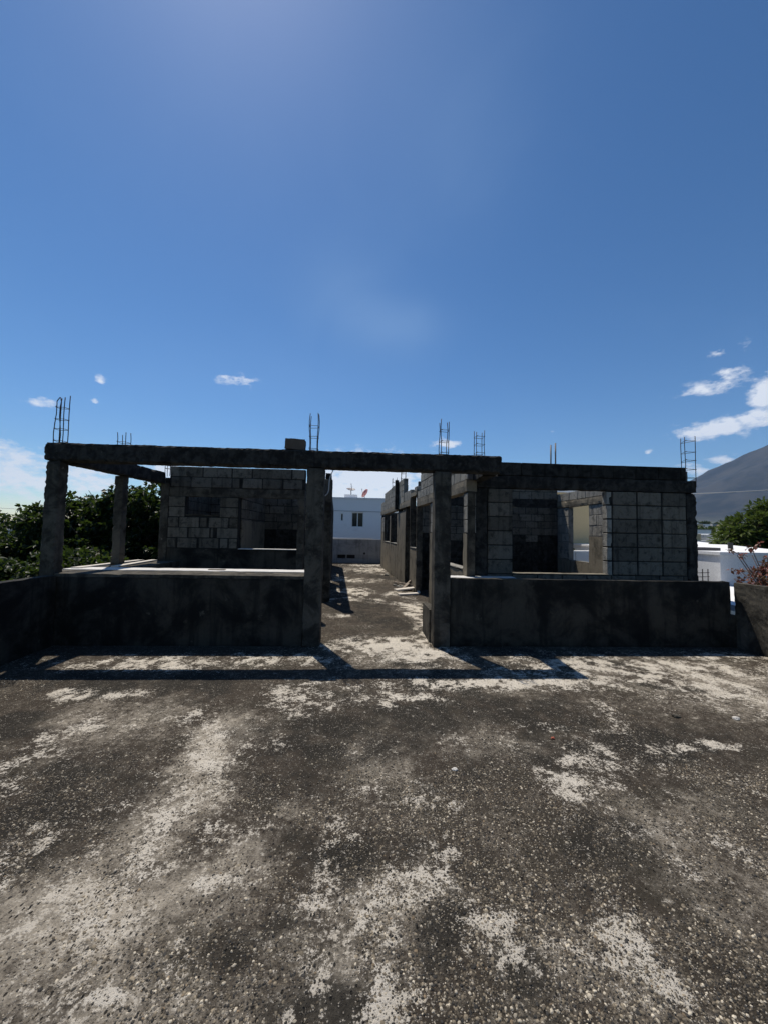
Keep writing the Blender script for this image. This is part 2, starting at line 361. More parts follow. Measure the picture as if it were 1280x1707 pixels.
L_ = [(-1.20,1.81,0.34,0.30,1.00),(-0.76,2.01,0.26,0.22,0.70),(-1.09,2.55,0.19,0.32,0.80),(-1.22,3.30,0.18,0.35,0.90),(-0.86,1.58,0.33,0.13,0.80),(0.20,2.87,0.23,0.37,0.35),(1.97,2.13,0.36,0.36,0.40),(4.40,4.32,0.55,0.79,0.50),(2.31,4.90,1.20,0.55,0.30),(0.14,1.92,0.26,0.12,0.50),(1.02,1.63,0.28,0.15,0.50),(0.03,1.67,0.28,0.15,0.40),(-2.27,3.71,0.48,0.39,0.35),(0.36,5.75,0.54,0.48,0.40),(1.05,3.34,0.35,0.24,0.30),(-0.27,2.47,0.17,0.12,0.30),]
def vnoise(x, y, seed=0):
    xi = np.floor(x).astype(np.int64); yi = np.floor(y).astype(np.int64); fx = x-xi; fy = y-yi
    fx = fx*fx*(3-2*fx); fy = fy*fy*(3-2*fy)
    def h(a, b):
        n = (a*374761393+b*668265263+seed*974634777) & 0xffffffff
        n = ((n ^ (n >> 13))*1274126177) & 0xffffffff
        return ((n ^ (n >> 16)) & 0xffff)/65535.0
    return (h(xi, yi)*(1-fx)+h(xi+1, yi)*fx)*(1-fy)+(h(xi, yi+1)*(1-fx)+h(xi+1, yi+1)*fx)*fy
def fbm(x, y, sc, o=5, seed=0, g=.55):
    a = 0; s = 0; w = 1.0
    for i in range(o):
        a = a+w*vnoise(x*sc+17.3*i, y*sc-9.1*i, seed+i); s += w; w *= g; sc *= 2.03
    return a/s
def masks(X, Y):
    wx = (fbm(X, Y, 2.5, 4, 11)-.5)*.5; wy = (fbm(X, Y, 2.5, 4, 23)-.5)*.4
    def blobs(LL):
        a = np.zeros_like(X)
        for cx, cy, rx, ry, s in LL:
            k = np.minimum(1, .35+ry)     # warp less for small marks
            a = np.maximum(a, s*np.exp(-.5*(((X+wx*k-cx)/rx)**2+((Y+wy*k-cy)/ry)**2)))
        return a
    pale = blobs(P_); dark = blobs(D_); grav = blobs(G_); light = blobs(L_)
    # away from the marks that were placed, the same kind of patches by noise
    pale = np.maximum(pale, .6*np.clip((fbm(X, Y, .9, 5, 5)-.60)*6, 0, 1))
    pale = np.clip(pale*.62+(fbm(X, Y, 7, 6, 3, .66)-.5)*2.2*(.15+np.minimum(pale, 1)), 0, 1)
    dark = np.maximum(dark, .7*np.clip((fbm(X, Y, 1.1, 5, 8)-.52)*6, 0, 1))
    dark = np.clip(dark*.95+(fbm(X, Y, 6, 6, 31, .62)-.5)*1.6*(.25+np.minimum(dark, 1)), 0, 1)
    grav = np.clip(.5+(grav-.5)*.8+(fbm(X, Y, 2.6, 6, 40, .6)-.5)*3.0, 0, 1)
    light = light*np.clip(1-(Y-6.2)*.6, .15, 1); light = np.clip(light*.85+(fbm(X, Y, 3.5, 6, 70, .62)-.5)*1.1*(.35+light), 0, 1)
    return pale, dark, grav, light
def floor_height(X, Y):
    return (fbm(X, Y, .8, 3, 60)-.5)*.012+(fbm(X, Y, 9, 4, 61)-.5)*.006
xs = np.arange(-4.75, 6.40, .022); ys = [-3.0]
while ys[-1] < 21.6:
    y = ys[-1]; ys.append(y+(.25 if y < .6 else (.014+max(0, y-1.2)*.0042)))
ys = np.array(ys); XX, YY = np.meshgrid(xs, ys); nx, ny = len(xs), len(ys)
pale, dark, grav, light = masks(XX, YY)
ZZ = floor_height(XX, YY)+pale*.002
vv = np.stack([XX.ravel(), YY.ravel(), ZZ.ravel()], 1).astype(np.float32)
i0 = (np.arange(ny-1)[:, None]*nx+np.arange(nx-1)[None, :]).ravel()
ff = np.stack([i0, i0+1, i0+nx+1, i0+nx], 1).astype(np.int32)
def np_mesh(name, v, f, smooth=True):
    me = bpy.data.meshes.new(name); n = f.shape[1]
    me.vertices.add(len(v)); me.vertices.foreach_set('co', np.ascontiguousarray(v, dtype=np.float32).ravel())
    me.loops.add(f.size); me.loops.foreach_set('vertex_index', np.ascontiguousarray(f, dtype=np.int32).ravel())
    me.polygons.add(len(f)); me.polygons.foreach_set('loop_start', np.arange(0, f.size, n, dtype=np.int32))
    me.polygons.foreach_set('loop_total', np.full(len(f), n, dtype=np.int32))
    if smooth: me.polygons.foreach_set('use_smooth', np.ones(len(f), dtype=bool))
    me.update(calc_edges=True); return me
fm = np_mesh('roof_floor', vv, ff)
ca = fm.color_attributes.new('wear', 'FLOAT_COLOR', 'POINT')
ca.data.foreach_set('color', np.stack([pale.ravel(), dark.ravel(), grav.ravel(), light.ravel()], 1).astype(np.float32).ravel())
def floor_mat():
    m, t, p = mat('weathered_exposed_aggregate'); k = NT(t); v = k.pos()
    at = k.n('ShaderNodeAttribute', attribute_name='wear'); sp = k.n('ShaderNodeSeparateColor'); k.l(at.outputs['Color'], sp.inputs[0])
    pa, da, gr = sp.outputs[0], sp.outputs[1], sp.outputs[2]
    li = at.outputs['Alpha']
    n1 = k.noise(v, 9, 7, .65); nf = k.noise(v, 75, 6, .75); nm = k.noise(v, 24, 8, .74, .4)
    ny_ = k.noise(k.pos((60, 14, 40)), 1, 5, .7)
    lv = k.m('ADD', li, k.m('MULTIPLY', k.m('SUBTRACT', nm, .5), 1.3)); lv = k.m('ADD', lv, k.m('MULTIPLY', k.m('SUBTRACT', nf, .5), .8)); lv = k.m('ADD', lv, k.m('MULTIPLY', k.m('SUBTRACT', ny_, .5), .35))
    lo = k.mix(n1, (.036, .029, .022), (.078, .063, .048))
    lo = k.mix(k.ss(k.noise(v, 2.2, 6, .6), .48, .62), lo, (.052, .044, .033))
    lv = k.m('ADD', lv, k.m('MULTIPLY', k.m('SUBTRACT', k.noise(v, 6.5, 9, .7, .5), .5), .9))
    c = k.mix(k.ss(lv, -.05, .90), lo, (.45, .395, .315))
    # scattered grit grains
    vo = k.n('ShaderNodeTexVoronoi'); vo.inputs['Scale'].default_value = 110; k.l(v, vo.inputs['Vector'])
    sc = k.n('ShaderNodeSeparateColor'); k.l(vo.outputs['Color'], sc.inputs[0])
    grain = k.m('MULTIPLY', k.ss(vo.outputs['Distance'], .48, .30), k.ss(k.m('ADD', sc.outputs[0], k.m('MULTIPLY', gr, .38)), .80, .84))
    gcol = k.mix(k.ss(sc.outputs[1], .30, .8), (.05, .043, .035), (.46, .41, .34))
    d = k.ss(k.m('ADD', da, k.m('MULTIPLY', k.m('SUBTRACT', nm, .5), 1.3)), .22, .72)
    c = k.mix(k.m('MULTIPLY', d, .8), c, (.026, .024, .020))
    pn = k.m('ADD', k.m('MULTIPLY', k.m('SUBTRACT', nm, .5), 2.1), k.m('MULTIPLY', k.m('SUBTRACT', nf, .5), 1.6))
    q = k.ss(k.m('ADD', pa, pn), .36, .54)
    fl = k.ss(k.m('ADD', k.noise(v, 13, 10, .8, .3), k.m('MULTIPLY', li, .08)), .595, .655)
    q = k.m('MAXIMUM', q, k.m('MULTIPLY', fl, .8))
    pc = k.mix(k.noise(v, 5, 4), (.48, .42, .33), (.82, .76, .66))
    c = k.mix(k.m('MULTIPLY', q, .92), c, pc)
    c = k.mix(k.m('MULTIPLY', grain, .8), c, gcol)
    # pits left where pebbles came out
    v2 = k.n('ShaderNodeTexVoronoi'); v2.inputs['Scale'].default_value = 42; k.l(k.pos((1, .62, 1)), v2.inputs['Vector'])
    s2 = k.n('ShaderNodeSeparateColor'); k.l(v2.outputs['Color'], s2.inputs[0])
    pit = k.m('MULTIPLY', k.ss(v2.outputs['Distance'], .24, .16), k.ss(k.m('ADD', s2.outputs[0], k.m('MULTIPLY', li, .12)), .74, .78))
    c = k.mix(k.m('MULTIPLY', pit, .9), c, (.016, .014, .012))
    k.l(c, p.inputs['Base Color']); p.inputs['Roughness'].default_value = .93; p.inputs['Specular IOR Level'].default_value = .12
    h = k.m('ADD', k.m('MULTIPLY', nf, 1.3), k.m('MULTIPLY', grain, .7)); h = k.m('SUBTRACT', h, k.m('MULTIPLY', pit, 1.2)); h = k.m('ADD', h, k.m('MULTIPLY', nm, .9))
    k.bump(h, 1.0, .012, p)
    return m
tag(link('roof_floor', fm, floor_mat()), 'weathered stained concrete roof terrace floor with exposed gravel', kind='structure')
# building storey that carries the terrace
g = Geo(); g.box(-4.9, 6.42, -3.2, 21.6, -3.3, -.03); tag(g.obj('roof_slab', M['plaster']), 'concrete storey under the roof terrace', kind='structure')

# loose and embedded pebbles
def pebbles(N, box_, smin, smax, dens, seed):
    r = np.random.default_rng(seed)
    X = r.uniform(box_[0], box_[1], N); Y = box_[2]+(box_[3]-box_[2])*r.uniform(0, 1, N)
    keep = np.abs(X) < Y*1.15+.3; X, Y = X[keep], Y[keep]
    pa, da, gr, li = masks(X, Y); keep = r.uniform(0, 1, len(X)) < dens(pa, da, gr)*np.where(X < -.2, 1-.75*li, 1.0)*(1-.6*np.clip(da, 0, 1))
    X, Y, gr, pa, da = X[keep], Y[keep], gr[keep], pa[keep], da[keep]; n = len(X)
    s = smin+(smax-smin)*r.uniform(0, 1, n)**2.2
    ang = np.arange(6)/6*2*np.pi; ring = np.stack([np.cos(ang), np.sin(ang), np.full(6, -.35)], 1)
    ring2 = np.stack([.72*np.cos(ang+.3), .72*np.sin(ang+.3), np.full(6, .48)], 1)
    top = np.array([[0, 0, .72]]); base = np.concatenate([ring, ring2, top])
    V = base[None]+r.uniform(-.16, .16, (n, 13, 3)); V[:, :, 0] *= (s*r.uniform(.8, 1.5, n))[:, None]; V[:, :, 1] *= s[:, None]; V[:, :, 2] *= (s*r.uniform(.35, .7, n))[:, None]
    a = r.uniform(0, 6.28, n); ca_, sa_ = np.cos(a)[:, None], np.sin(a)[:, None]
    x = V[:, :, 0]*ca_-V[:, :, 1]*sa_; y = V[:, :, 0]*sa_+V[:, :, 1]*ca_
    tl = r.uniform(-.3, .3, (n, 1)); z = V[:, :, 2]+x*tl
    v = np.stack([x+X[:, None], y+Y[:, None], z+floor_height(X, Y)[:, None]+.001], 2).reshape(-1, 3)
    F = []
    for j in range(6):
        k_ = (j+1) % 6; F += [(j, k_, 6+k_), (j, 6+k_, 6+j), (6+j, 6+k_, 12)]
    F = np.array(F); f = (F[None]+(np.arange(n)*13)[:, None, None]).reshape(-1, 3)
    t = r.uniform(0, 1, n)
    cl = np.where(t[:, None] < .36, np.array([.105, .09, .072]), np.where(t[:, None] < .62, np.array([.035, .034, .034]), np.where(t[:, None] < .85, np.array([.22, .19, .15]), np.where(t[:, None] < .985, np.array([.46, .42, .36]), np.array([.22, .17, .12])))))
    cl = cl*r.uniform(.6, 1.3, (n, 1))
    dd = np.clip(da*1.1, 0, 1)[:, None]; cl = cl*(1-.5*dd)*np.array([1.04, 1.0, .90])
    cl = np.repeat(cl, 13, axis=0); return v, f, cl
def pebble_obj(name, sets, label):
    vs, fs, cs, o = [], [], [], 0
    for v, f, c in sets: vs.append(v); fs.append(f+o); cs.append(c); o += len(v)
    v = np.concatenate(vs); f = np.concatenate(fs); c = np.concatenate(cs)
    me = np_mesh(name, v, f); a = me.color_attributes.new('tint', 'FLOAT_COLOR', 'POINT')
    a.data.foreach_set('color', np.concatenate([c, np.ones((len(c), 1))], 1).astype(np.float32).ravel())
    m, t, p = mat('pebble_'+name); k = NT(t); at = k.n('ShaderNodeAttribute', attribute_name='tint')
    nn = k.noise(k.pos(), 220, 3); hv = k.n('ShaderNodeHueSaturation'); k.l(at.outputs['Color'], hv.inputs['Color']); k.l(k.m('MULTIPLY_ADD', nn, 1.0, .5), hv.inputs['Value'])
    k.l(hv.outputs[0], p.inputs['Base Color']); p.inputs['Roughness'].default_value = .75
    print(name, len(f)); return tag(link(name, me, m), label, kind='stuff')
pebble_obj('gravel', [
    pebbles(150000, (-3.2, 3.4, 1.0, 2.9), .0024, .0078, lambda p, d, g: .9*np.clip(g*1.25-.25, 0, 1)*(1-.6*p), 1),
    pebbles(60000, (-4.2, 5.4, 2.9, 5.4), .0035, .0085, lambda p, d, g: .8*np.clip(g*1.25-.3, 0, 1)*(1-.6*p), 2),
    pebbles(5000, (-3.5, 4.5, 1.0, 4.5), .006, .011, lambda p, d, g: .15+.4*g, 3)],
    'small exposed aggregate pebbles and grit set loose over the terrace floor')

# a few countable bits lying on the floor
def lump(name, m, loc, r, label, cat, flat=.6, seed=0, group=None):
    bm = bmesh.new(); bmesh.ops.create_icosphere(bm, subdivisions=3, radius=1)
    for v in bm.verts:
        v.co *= 1+.38*noise.noise(v.co*1.3+Vector((seed, 0, 0)))+.14*noise.noise(v.co*3.5+Vector((seed, 5, 0)))
        v.co = Vector((v.co.x*r*1.3, v.co.y*r, v.co.z*r*flat))
    me = bpy.data.meshes.new(name); bm.to_mesh(me); bm.free()
    o = link(name, me, m, None, (loc[0], loc[1], loc[2]+r*flat*.7)); return tag(o, label, cat, group)
lump('stone', M['stone'], (3.656, 3.617, 0), .024, 'pale rounded stone lying alone on the floor at the right, beside a dark stain', 'stone', .7, 1)
lump('stone', M['frame'], (3.10, 3.68, 0), .03, 'added dark flat lump standing in for a small hollow in the floor just left of the pale stone', 'stone', .5, 3)  # lump added in place of a dark hollow in the floor
lump('stone', M['stone'], (.72, 2.90, 0), .016, 'small white chip of stone on the dark patch near the middle of the floor', 'stone', .6, 8)
lump('scrap', M['cardboard'], (1.675, 3.311, 0), .013, 'tiny reddish brick fragment on the speckled floor right of centre', 'scrap', .7, 5)

# ------------------------------------------------------------------ front parapets
t = thing('parapet', 'low mildewed parapet left of the passage with a wide whitewashed ledge turning the corner', 'parapet wall', (-2.6, 6.0, 0))
rbox('wall', M['plaster'], t, (-4.51, -.87, 5.955, 6.11, 0, 1.0), .08, .005, .006)
g = Geo()
off = t.location
for b in ((-4.51, -.87, 5.95, 6.50, 1.0, 1.055), (-4.80, -4.53, 6.14, 6.50, .94, 1.055)):
    g.rough(*b, seg=.07, amp=.004, chip=.008, seed=3)
g.v = [v-off for v in g.v]; g.obj('ledge_edge', M['frame'], t)
g = Geo(); g.rough(-4.80, -.88, 6.503, 6.88, .94, 1.06, seg=.1, amp=.003, chip=.004, seed=6)
g.v = [v-off for v in g.v]; g.obj('ledge_top', M['white_ledge'], t)
rbox('side_ledge', M['frame'], t, (-4.78, -3.9, 6.883, 8.48, .94, 1.052), .08, .004, .006)
rbox('return_wall', M['plaster'], t, (-3.98, -3.86, 6.83, 8.48, 0, .938), .12, .004, .005)
rbox('outer_wall', M['plaster'], t, (-4.78, -4.62, 6.0, 8.48, 0, .938), .12, .004, .005)
rbox('inner_wall', M['plaster'], t, (-3.85, -.88, 6.68, 6.81, 0, .938), .12, .004, .005)
rbox('scrap_board', M['wood_dark'], t, (-2.55, -2.28, 6.60, 6.68, 1.064, 1.072), .1, .001, .001)

for i, (xa, ya, xb, yb, w_) in enumerate(((-4.68, 6.6, -4.60, 8.35, .13), (-4.24, 6.9, -4.36, 8.4, .12))):
    a_ = Vector((xa, ya, 1.068)); L_d = Vector((xb-xa, yb-ya, 0)); g = Geo(); g.rough(0, L_d.length, -w_/2, w_/2, -.010, .012, seg=.1, amp=.002, chip=.002, tf=Matrix.Rotation(math.atan2(L_d.y, L_d.x), 4, 'Z'))
    o = g.obj('board', M['woodpale']); o.location = a_; tag(o, ['pale board lying along the outer edge of the left ledge, behind both left columns', 'pale board lying along the inner edge of the left ledge, in from the columns'][i], 'board', 'boards on the ledge')
t = thing('parapet', 'low black stained parapet right of the passage, running to the cracked corner', 'parapet wall', (3.7, 6.0, 0))
rbox('wall', M['plaster'], t, (1.39, 5.985, 5.955, 6.10, 0, 1.05), .08, .006, .010)
rbox('return_wall', M['frame'], t, (1.10, 1.22, 6.19, 6.86, 0, .52), .07, .005, .008)
rbox('ledge_top', M['white_ledge'], t, (1.39, 2.70, 6.102, 6.875, .92, .995), .07, .004, .006)
rbox('coping', M['frame'], t, (2.72, 5.98, 6.102, 6.3, .78, .86), .1, .004, .006)

t = thing('side_parapet', 'low side parapet at the left edge, sunlit only along its top', 'parapet wall', (-4.52, 2, 0))
rbox('wall', M['plaster'], t, (-4.6, -4.45, -2.6, 5.93, 0, 1.03), .12, .006, .008)
t = thing('side_parapet', 'low side parapet at the right edge with a diagonal shadow, beyond the bright crack', 'parapet wall', (6.12, 2, 0))
# the crack widens upward between this wall and the front parapet
tf = Matrix.Translation((0, 0, 0))
g = Geo(); g.rough(6.045, 6.19, -2.6, 5.963, 0, 1.04, seg=.05, amp=.012, chip=.012, seed=11, freq=5)
g.v = [v-t.location for v in g.v]; g.obj('wall', M['frame'], t)
rbox('mortar_fillet', M['plaster'], t, (5.96, 6.10, 5.93, 6.06, 0, .52), .03, .014, .014)

# ------------------------------------------------------------------ the open concrete frame
fr = thing('concrete_pergola', 'open frame of rough concrete columns and beams standing over the front parapets', 'concrete pergola', (-1.3, 6.05, 0))
c = rbox('column', M['frame'], fr, (-4.72, -4.515, 5.94, 6.13, 0, 2.73), .03, .007, .022); c['label'] = 'widest column, at the left corner, with ragged edges'
rebar_cage(c, -4.615, 6.06, 3.0, .74, .125, (.0, 0), 4, True, d=.10)
c = rbox('column', M['frame'], fr, (-.868, -.602, 5.93, 6.18, 0, 2.72), .05, .006, .010)
rebar_cage(c, -.79, 6.07, 3.0, .60, .125, (0, 0), 4)
c = rbox('column', M['frame'], fr, (1.125, 1.385, 5.93, 6.18, 0, 2.72), .05, .005, .008)
rebar_cage(c, 1.285, 6.07, 3.0, .56, .125, (.005, 0), 4)
c = rbox('column', M['frame'], fr, (-4.575, -4.42, 7.31, 7.49, 1.062, 2.70), .05, .008, .015)
rebar_cage(c, -4.50, 7.4, 2.94, .60, .15, (0, 0), 4)
b = rbox('beam', M['beam'], fr, (-4.76, 2.20, 5.945, 6.18, 2.725, 3.0), .03, .010, .026)
b = rbox('beam', M['beam'], fr, (-.11, .11, 0, 2.29, 2.70, 2.945), .045, .007, .014, Matrix.Translation((-4.53, 6.185, 0)) @ Matrix.Rotation(-.082, 4, 'Z'))
b = rbox('beam', M['beam'], fr, (1.95, 2.19, 6.183, 6.875, 2.70, 2.99), .06, .009, .014)
o = rbox('concrete_form', M['wood_dark'], None, (-1.235, -.925, 5.98, 6.16, 3.006, 3.175), .05, .004, .006, Matrix.Translation((-1.08, 6.07, 3.006)) @ Matrix.Rotation(R(3), 4, 'Y') @ Matrix.Translation((1.08, -6.07, -3.0)))
tag(o, 'small squarish brown wooden form standing on the beam beside the second rebar cage', 'wooden form')

# ------------------------------------------------------------------ left wing
lw = thing('unfinished_building', 'roofless block building left of the passage, with a small high window and wide opening', 'building', (-2.7, 8.6, 0))
FY = 8.575
X0 = -4.34
def S(x): return x-X0
w = wall_part(lw, (X0, FY), (-1.25, FY), .15, [(S(-4.165), S(-2.67), 1.16, 2.44), (S(-4.165), S(-1.27), 2.63, 3.10), (S(-1.40), S(-1.25), 0, 2.44)], 'mortar')
# cut the core where the small window is by rebuilding it in pieces
bpy.data.objects.remove(w)
w = wall_part(lw, (X0, FY), (-1.25, FY), .15, [(S(-4.165), S(-3.81), 1.3, 2.44), (S(-3.81), S(-3.09), 1.3, 2.03), (S(-3.09), S(-2.68), 1.3, 2.44), (S(-4.165), S(-1.27), 2.64, 3.09)], 'mortar')
flush()
def zx(x): return S(-4.172+(x-125)*.0030969)
rows = [(2.87, 3.09, [(130, 350), (355, 550), (555, 690), (695, 965), (970, 1060)]), (2.645, 2.862, [(140, 270), (275, 415), (420, 550), (556, 606), (630, 760), (765, 905), (910, 1045)]),
        (2.222, 2.435, [(127, 238), (478, 604)]), (2.0, 2.212, [(130, 238), (478, 604)]), (1.778, 1.99, [(127, 198), (203, 340), (346, 392), (406, 540), (546, 604)]),
        (1.556, 1.768, [(127, 264), (272, 415), (421, 440), (466, 602)]), (1.334, 1.546, [(127, 188), (198, 330), (340, 480), (487, 540), (546, 604)])]
for z0, z1, bs in rows:
    for a_, b_ in bs:
        wd_ = zx(b_)-zx(a_)-.006
        for q_ in range(2 if wd_ > .55 else 1):
            n_ = 2 if wd_ > .55 else 1; ww_ = wd_/n_-.004
            o = bpy.data.objects.new('block', block_mesh(ww_, z1-z0-.010, .170, 'block', random.randrange(3))); col.objects.link(o); o.parent = w
            o.location = (zx(a_)+wd_*(q_+.5)/n_, random.uniform(-.006, .004), (z0+z1)/2); o.rotation_euler = (random.uniform(-.012, .012), random.uniform(-.008, .008), random.uniform(-.01, .01))
rbox('window_sill', M['frame'], lw, (-3.80, -3.10, 8.49, 8.66, 2.032, 2.05), .1, .002, .002)
rbox('lintel', M['frame'], lw, (-4.165, -1.27, 8.49, 8.66, 2.442, 2.638), .08, .005, .006)
rbox('sill_band', M['plaster'], lw, (-4.165, -1.27, 8.495, 8.655, 0, 1.318), .1, .004, .005)
rbox('opening_sill', M['white_ledge'], lw, (-2.66, -1.42, 8.47, 8.67, 1.32, 1.334), .1, .002, .002)
c = rbox('column', M['frame'], lw, (-4.34, -4.168, 8.48, 8.67, 0, 2.72), .06, .006, .010)
rebar_cage(c, -4.24, 8.58, 3.0, .28, .10, (0, 0), 4)
c = rbox('column', M['frame'], lw, (-1.42, -1.268, 8.48, 8.67, 0, 2.44), .06, .005, .010)
# left outer wall and partition, back wall
def rowbond(parent, p0, p1, rects, m='block', mort='mortar', rowh=.22, t=.15, joined=False, mfn=None, bond='running', bw=.40):
    w = wall_part(parent, p0, p1, t, rects, mort); flush()
    lay(w, rects, t, rowh, m, rects[0][2], bond, bw=bw, joined=parent if joined else None, mfn=mfn)
    return w
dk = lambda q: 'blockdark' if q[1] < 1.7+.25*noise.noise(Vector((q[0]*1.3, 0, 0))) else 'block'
rowbond(lw, (-4.27, 8.68), (-4.27, 19.8), [(0, 11.1, 0, 2.86)], joined=True)
rowbond(lw, (-2.755, 8.68), (-2.755, 10.8), [(0, 2.1, .9, 2.86)], 'block', mfn=lambda q: 'block')
rbox('render_coat', M['brown'], lw, (-2.668, -2.655, 8.69, 10.7, .05, 1.95), .1, .004, .004)
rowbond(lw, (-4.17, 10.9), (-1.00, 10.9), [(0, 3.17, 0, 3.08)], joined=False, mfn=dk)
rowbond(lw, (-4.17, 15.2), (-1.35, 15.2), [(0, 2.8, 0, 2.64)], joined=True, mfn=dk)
# wall along the passage: pierced by windows that throw light on the floor
cw = [(.0, .22, 0, 3.22), (.22, 1.1, 0, 1.2), (1.1, 2.2, 0, 2.5), (2.2, 3.3, 0, 1.2), (3.3, 3.6, 0, 2.5), (4.5, 6.0, 0, 2.5), (6.0, 7.2, 0, 1.2), (7.2, 10.2, 0, 2.5), (.22, 10.2, 2.5, 2.86)]
w = wall_part(lw, (-.87, 9.72), (-1.555, 19.9), .16, cw, 'plaster', amp=.006, chip=.012)
c = rbox('column', M['frame'], lw, (-.985, -.765, 9.62, 9.80, 0, 3.05), .05, .008, .015)

# ------------------------------------------------------------------ right wing
rw = thing('unfinished_building', 'roofless block building right of the passage, with block piers around a wide front opening', 'building', (3.8, 6.5, 0))
FY = 6.975; X0 = 2.04
w = wall_part(rw, (X0, FY), (6.32, FY), .14, [(S(2.28), S(2.75), .95, 2.59), (S(4.553), S(6.10), .95, 2.59), (S(2.28), S(6.10), 0, 1.02)], 'mortar')
wt = wall_part(rw, (X0, FY), (6.32, FY), .14, [(S(2.47), S(6.11), 2.835, 3.085)], 'mortar')
flush()
lay(w, [(S(2.28), S(2.75), 1.033, 2.597)], .15, .26, 'block', 0, 'stack', bw=.47, gap=.019)
lay(w, [(S(4.64), S(6.10), 1.033, 2.597)], .15, .26, 'block', 0, 'stack', bw=.4867, gap=.019)
lay(w, [(S(2.28), S(6.10), .794, 1.031)], .15, .237, 'block', 0, 'stack', bw=.467, gap=.017)
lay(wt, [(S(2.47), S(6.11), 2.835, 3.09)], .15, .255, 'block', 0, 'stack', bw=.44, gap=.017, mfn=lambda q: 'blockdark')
# toothed jamb of the right pier, sunlight on its side painted as paler blocks
for i in range(6):
    z = 1.033+.2607*i
    me = block_mesh(.092, .241, .15, 'blocksun', i % 3); b_ = bpy.data.objects.new('block', me); col.objects.link(b_); b_.parent = w; b_.location = (S(4.588+random.uniform(0, .01)), .004, z+.13)
rbox('lintel', M['beam'], rw, (2.05, 6.30, 6.88, 7.08, 2.60, 2.833), .06, .007, .014)
rbox('opening_sill', M['brown'], rw, (2.76, 4.62, 6.88, 7.08, 1.034, 1.05), .06, .003, .004)
c = rbox('column', M['beam'], rw, (2.04, 2.275, 6.895, 7.095, 0, 2.598), .05, .006, .010)
rebar_cage(c, 2.145, 6.99, 2.83, .86, .15, (0, 0), 4)
c = rbox('column', M['beam'], rw, (6.102, 6.315, 6.895, 7.095, 0, 2.598), .045, .012, .026); c['label'] = 'ragged black column at the right corner'
rebar_cage(c, 6.185, 6.99, 2.83, .86, .21, (0, 0), 3, step=.18)
for dx, hh in ((3.51, .36), (3.60, .40)):
    g = Geo(); g.tube([(dx-3.8, .475, 2.7), (dx-3.8, .475, 3.09+hh)], .014, 8); g.obj('pipe', M['pipe'], rw, smooth=True)
# passage side
d_ = Vector((-.067, 1)); FL = lambda Y: ((Y-6.4)*1.00224)
def fp(Y, off=0.0): return (1.955-.067*(Y-6.4)+off, Y)
segs = [(6.72, 6.94, 0, 2.5), (6.94, 8.62, 0, 1.10), (8.62, 9.45, 0, 2.5), (11.0, 11.05, 0, 2.5), (11.05, 11.95, 0, 1.29), (11.95, 12.0, 0, 2.5), (12.84, 14.2, 0, 2.5), (14.2, 14.66, 0, 2.5), (14.66, 16.3, 0, 1.30), (16.3, 16.62, 0, 2.5), (16.62, 18.56, 0, 1.30), (18.56, 19.9, 0, 2.5)]
rects = [(FL(a), FL(b), z0, z1) for a, b, z0, z1 in segs]
wall_part(rw, fp(6.4), fp(20.0), .14, rects[:3], 'frame'); wall_part(rw, fp(6.4), fp(20.0), .14, rects[3:6], 'frame')  # dark core: shade of the reveals is put into its colour
w = wall_part(rw, fp(6.4), fp(20.0), .14, rects[6:], 'frame'); flush()
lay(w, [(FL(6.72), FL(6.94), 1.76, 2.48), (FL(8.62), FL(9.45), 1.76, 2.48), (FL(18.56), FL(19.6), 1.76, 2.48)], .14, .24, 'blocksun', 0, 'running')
# bare render over the lower parts, open passages left free
coats = [(6.725, 6.935, .0, 1.75), (6.94, 8.62, 0, 1.08), (8.625, 9.445, 0, 1.75), (11.0, 11.96, 0, 1.28), (12.845, 14.655, 0, 2.45), (14.66, 16.3, 0, 1.29), (16.3, 16.62, 0, 2.45), (16.62, 18.56, 0, 1.29), (18.565, 19.6, 0, 1.75)]
for a, b, z0, z1 in coats:
    g = Geo(); g.rough(FL(a), FL(b), .073, .088, z0+.004, z1, seg=.12, amp=.004, chip=.006, seed=random.random()*9)
    o = g.obj('render_coat', M['brown'], rw); o.location = w.location; o.rotation_euler = w.rotation_euler
for a, b, z in ((6.94, 8.62, 1.10), (11.05, 11.95, 1.29), (14.68, 16.28, 1.305), (16.64, 18.54, 1.305)):
    g = Geo(); g.rough(FL(a)+.004, FL(b)-.004, -.10, .10, z, z+.02, seg=.15, amp=.002, chip=.003)
    o = g.obj('window_sill', M['blocksun'], rw); o.location = w.location; o.rotation_euler = w.rotation_euler
# slim door and window jambs standing a little proud, shade painted into their colour
for Y, hh in ((11.02, 2.9), (11.98, 2.9), (12.80, 2.62), (14.3, 2.62), (9.43, 2.5)):
    g = Geo(); g.rough(FL(Y)-.03, FL(Y)+.03, -.092, .092, 0, hh-.01, seg=.08, amp=.004, chip=.008, seed=Y)
    o = g.obj('jamb', M['frame'], rw); o.location = w.location; o.rotation_euler = w.rotation_euler
g = Geo()
for a, b, z0, z1 in ((6.73, 11.0, 2.5, 2.72), (12.0, 19.9, 2.60, 2.80), (11.05, 11.95, 2.85, 2.97)):
    g.rough(FL(a)+.002, FL(b)-.002, -.10, .10, z0, z1, seg=.1, amp=.006, chip=.010, seed=a)
o = g.obj('lintel', M['brown'], rw); o.location = w.location; o.rotation_euler = w.rotation_euler
up_ = [(6.73, 10.6, 2.72, 3.16), (12.0, 13.2, 2.80, 3.12), (13.3, 16.35, 2.80, 3.65), (16.35, 18.6, 2.80, 3.62), (18.6, 19.9, 2.80, 3.24)]
wall_part(rw, fp(6.4), fp(20.0), .13, [(FL(a), FL(b), z0, z1-.01) for a, b, z0, z1 in up_[:1]], 'mortarpale')
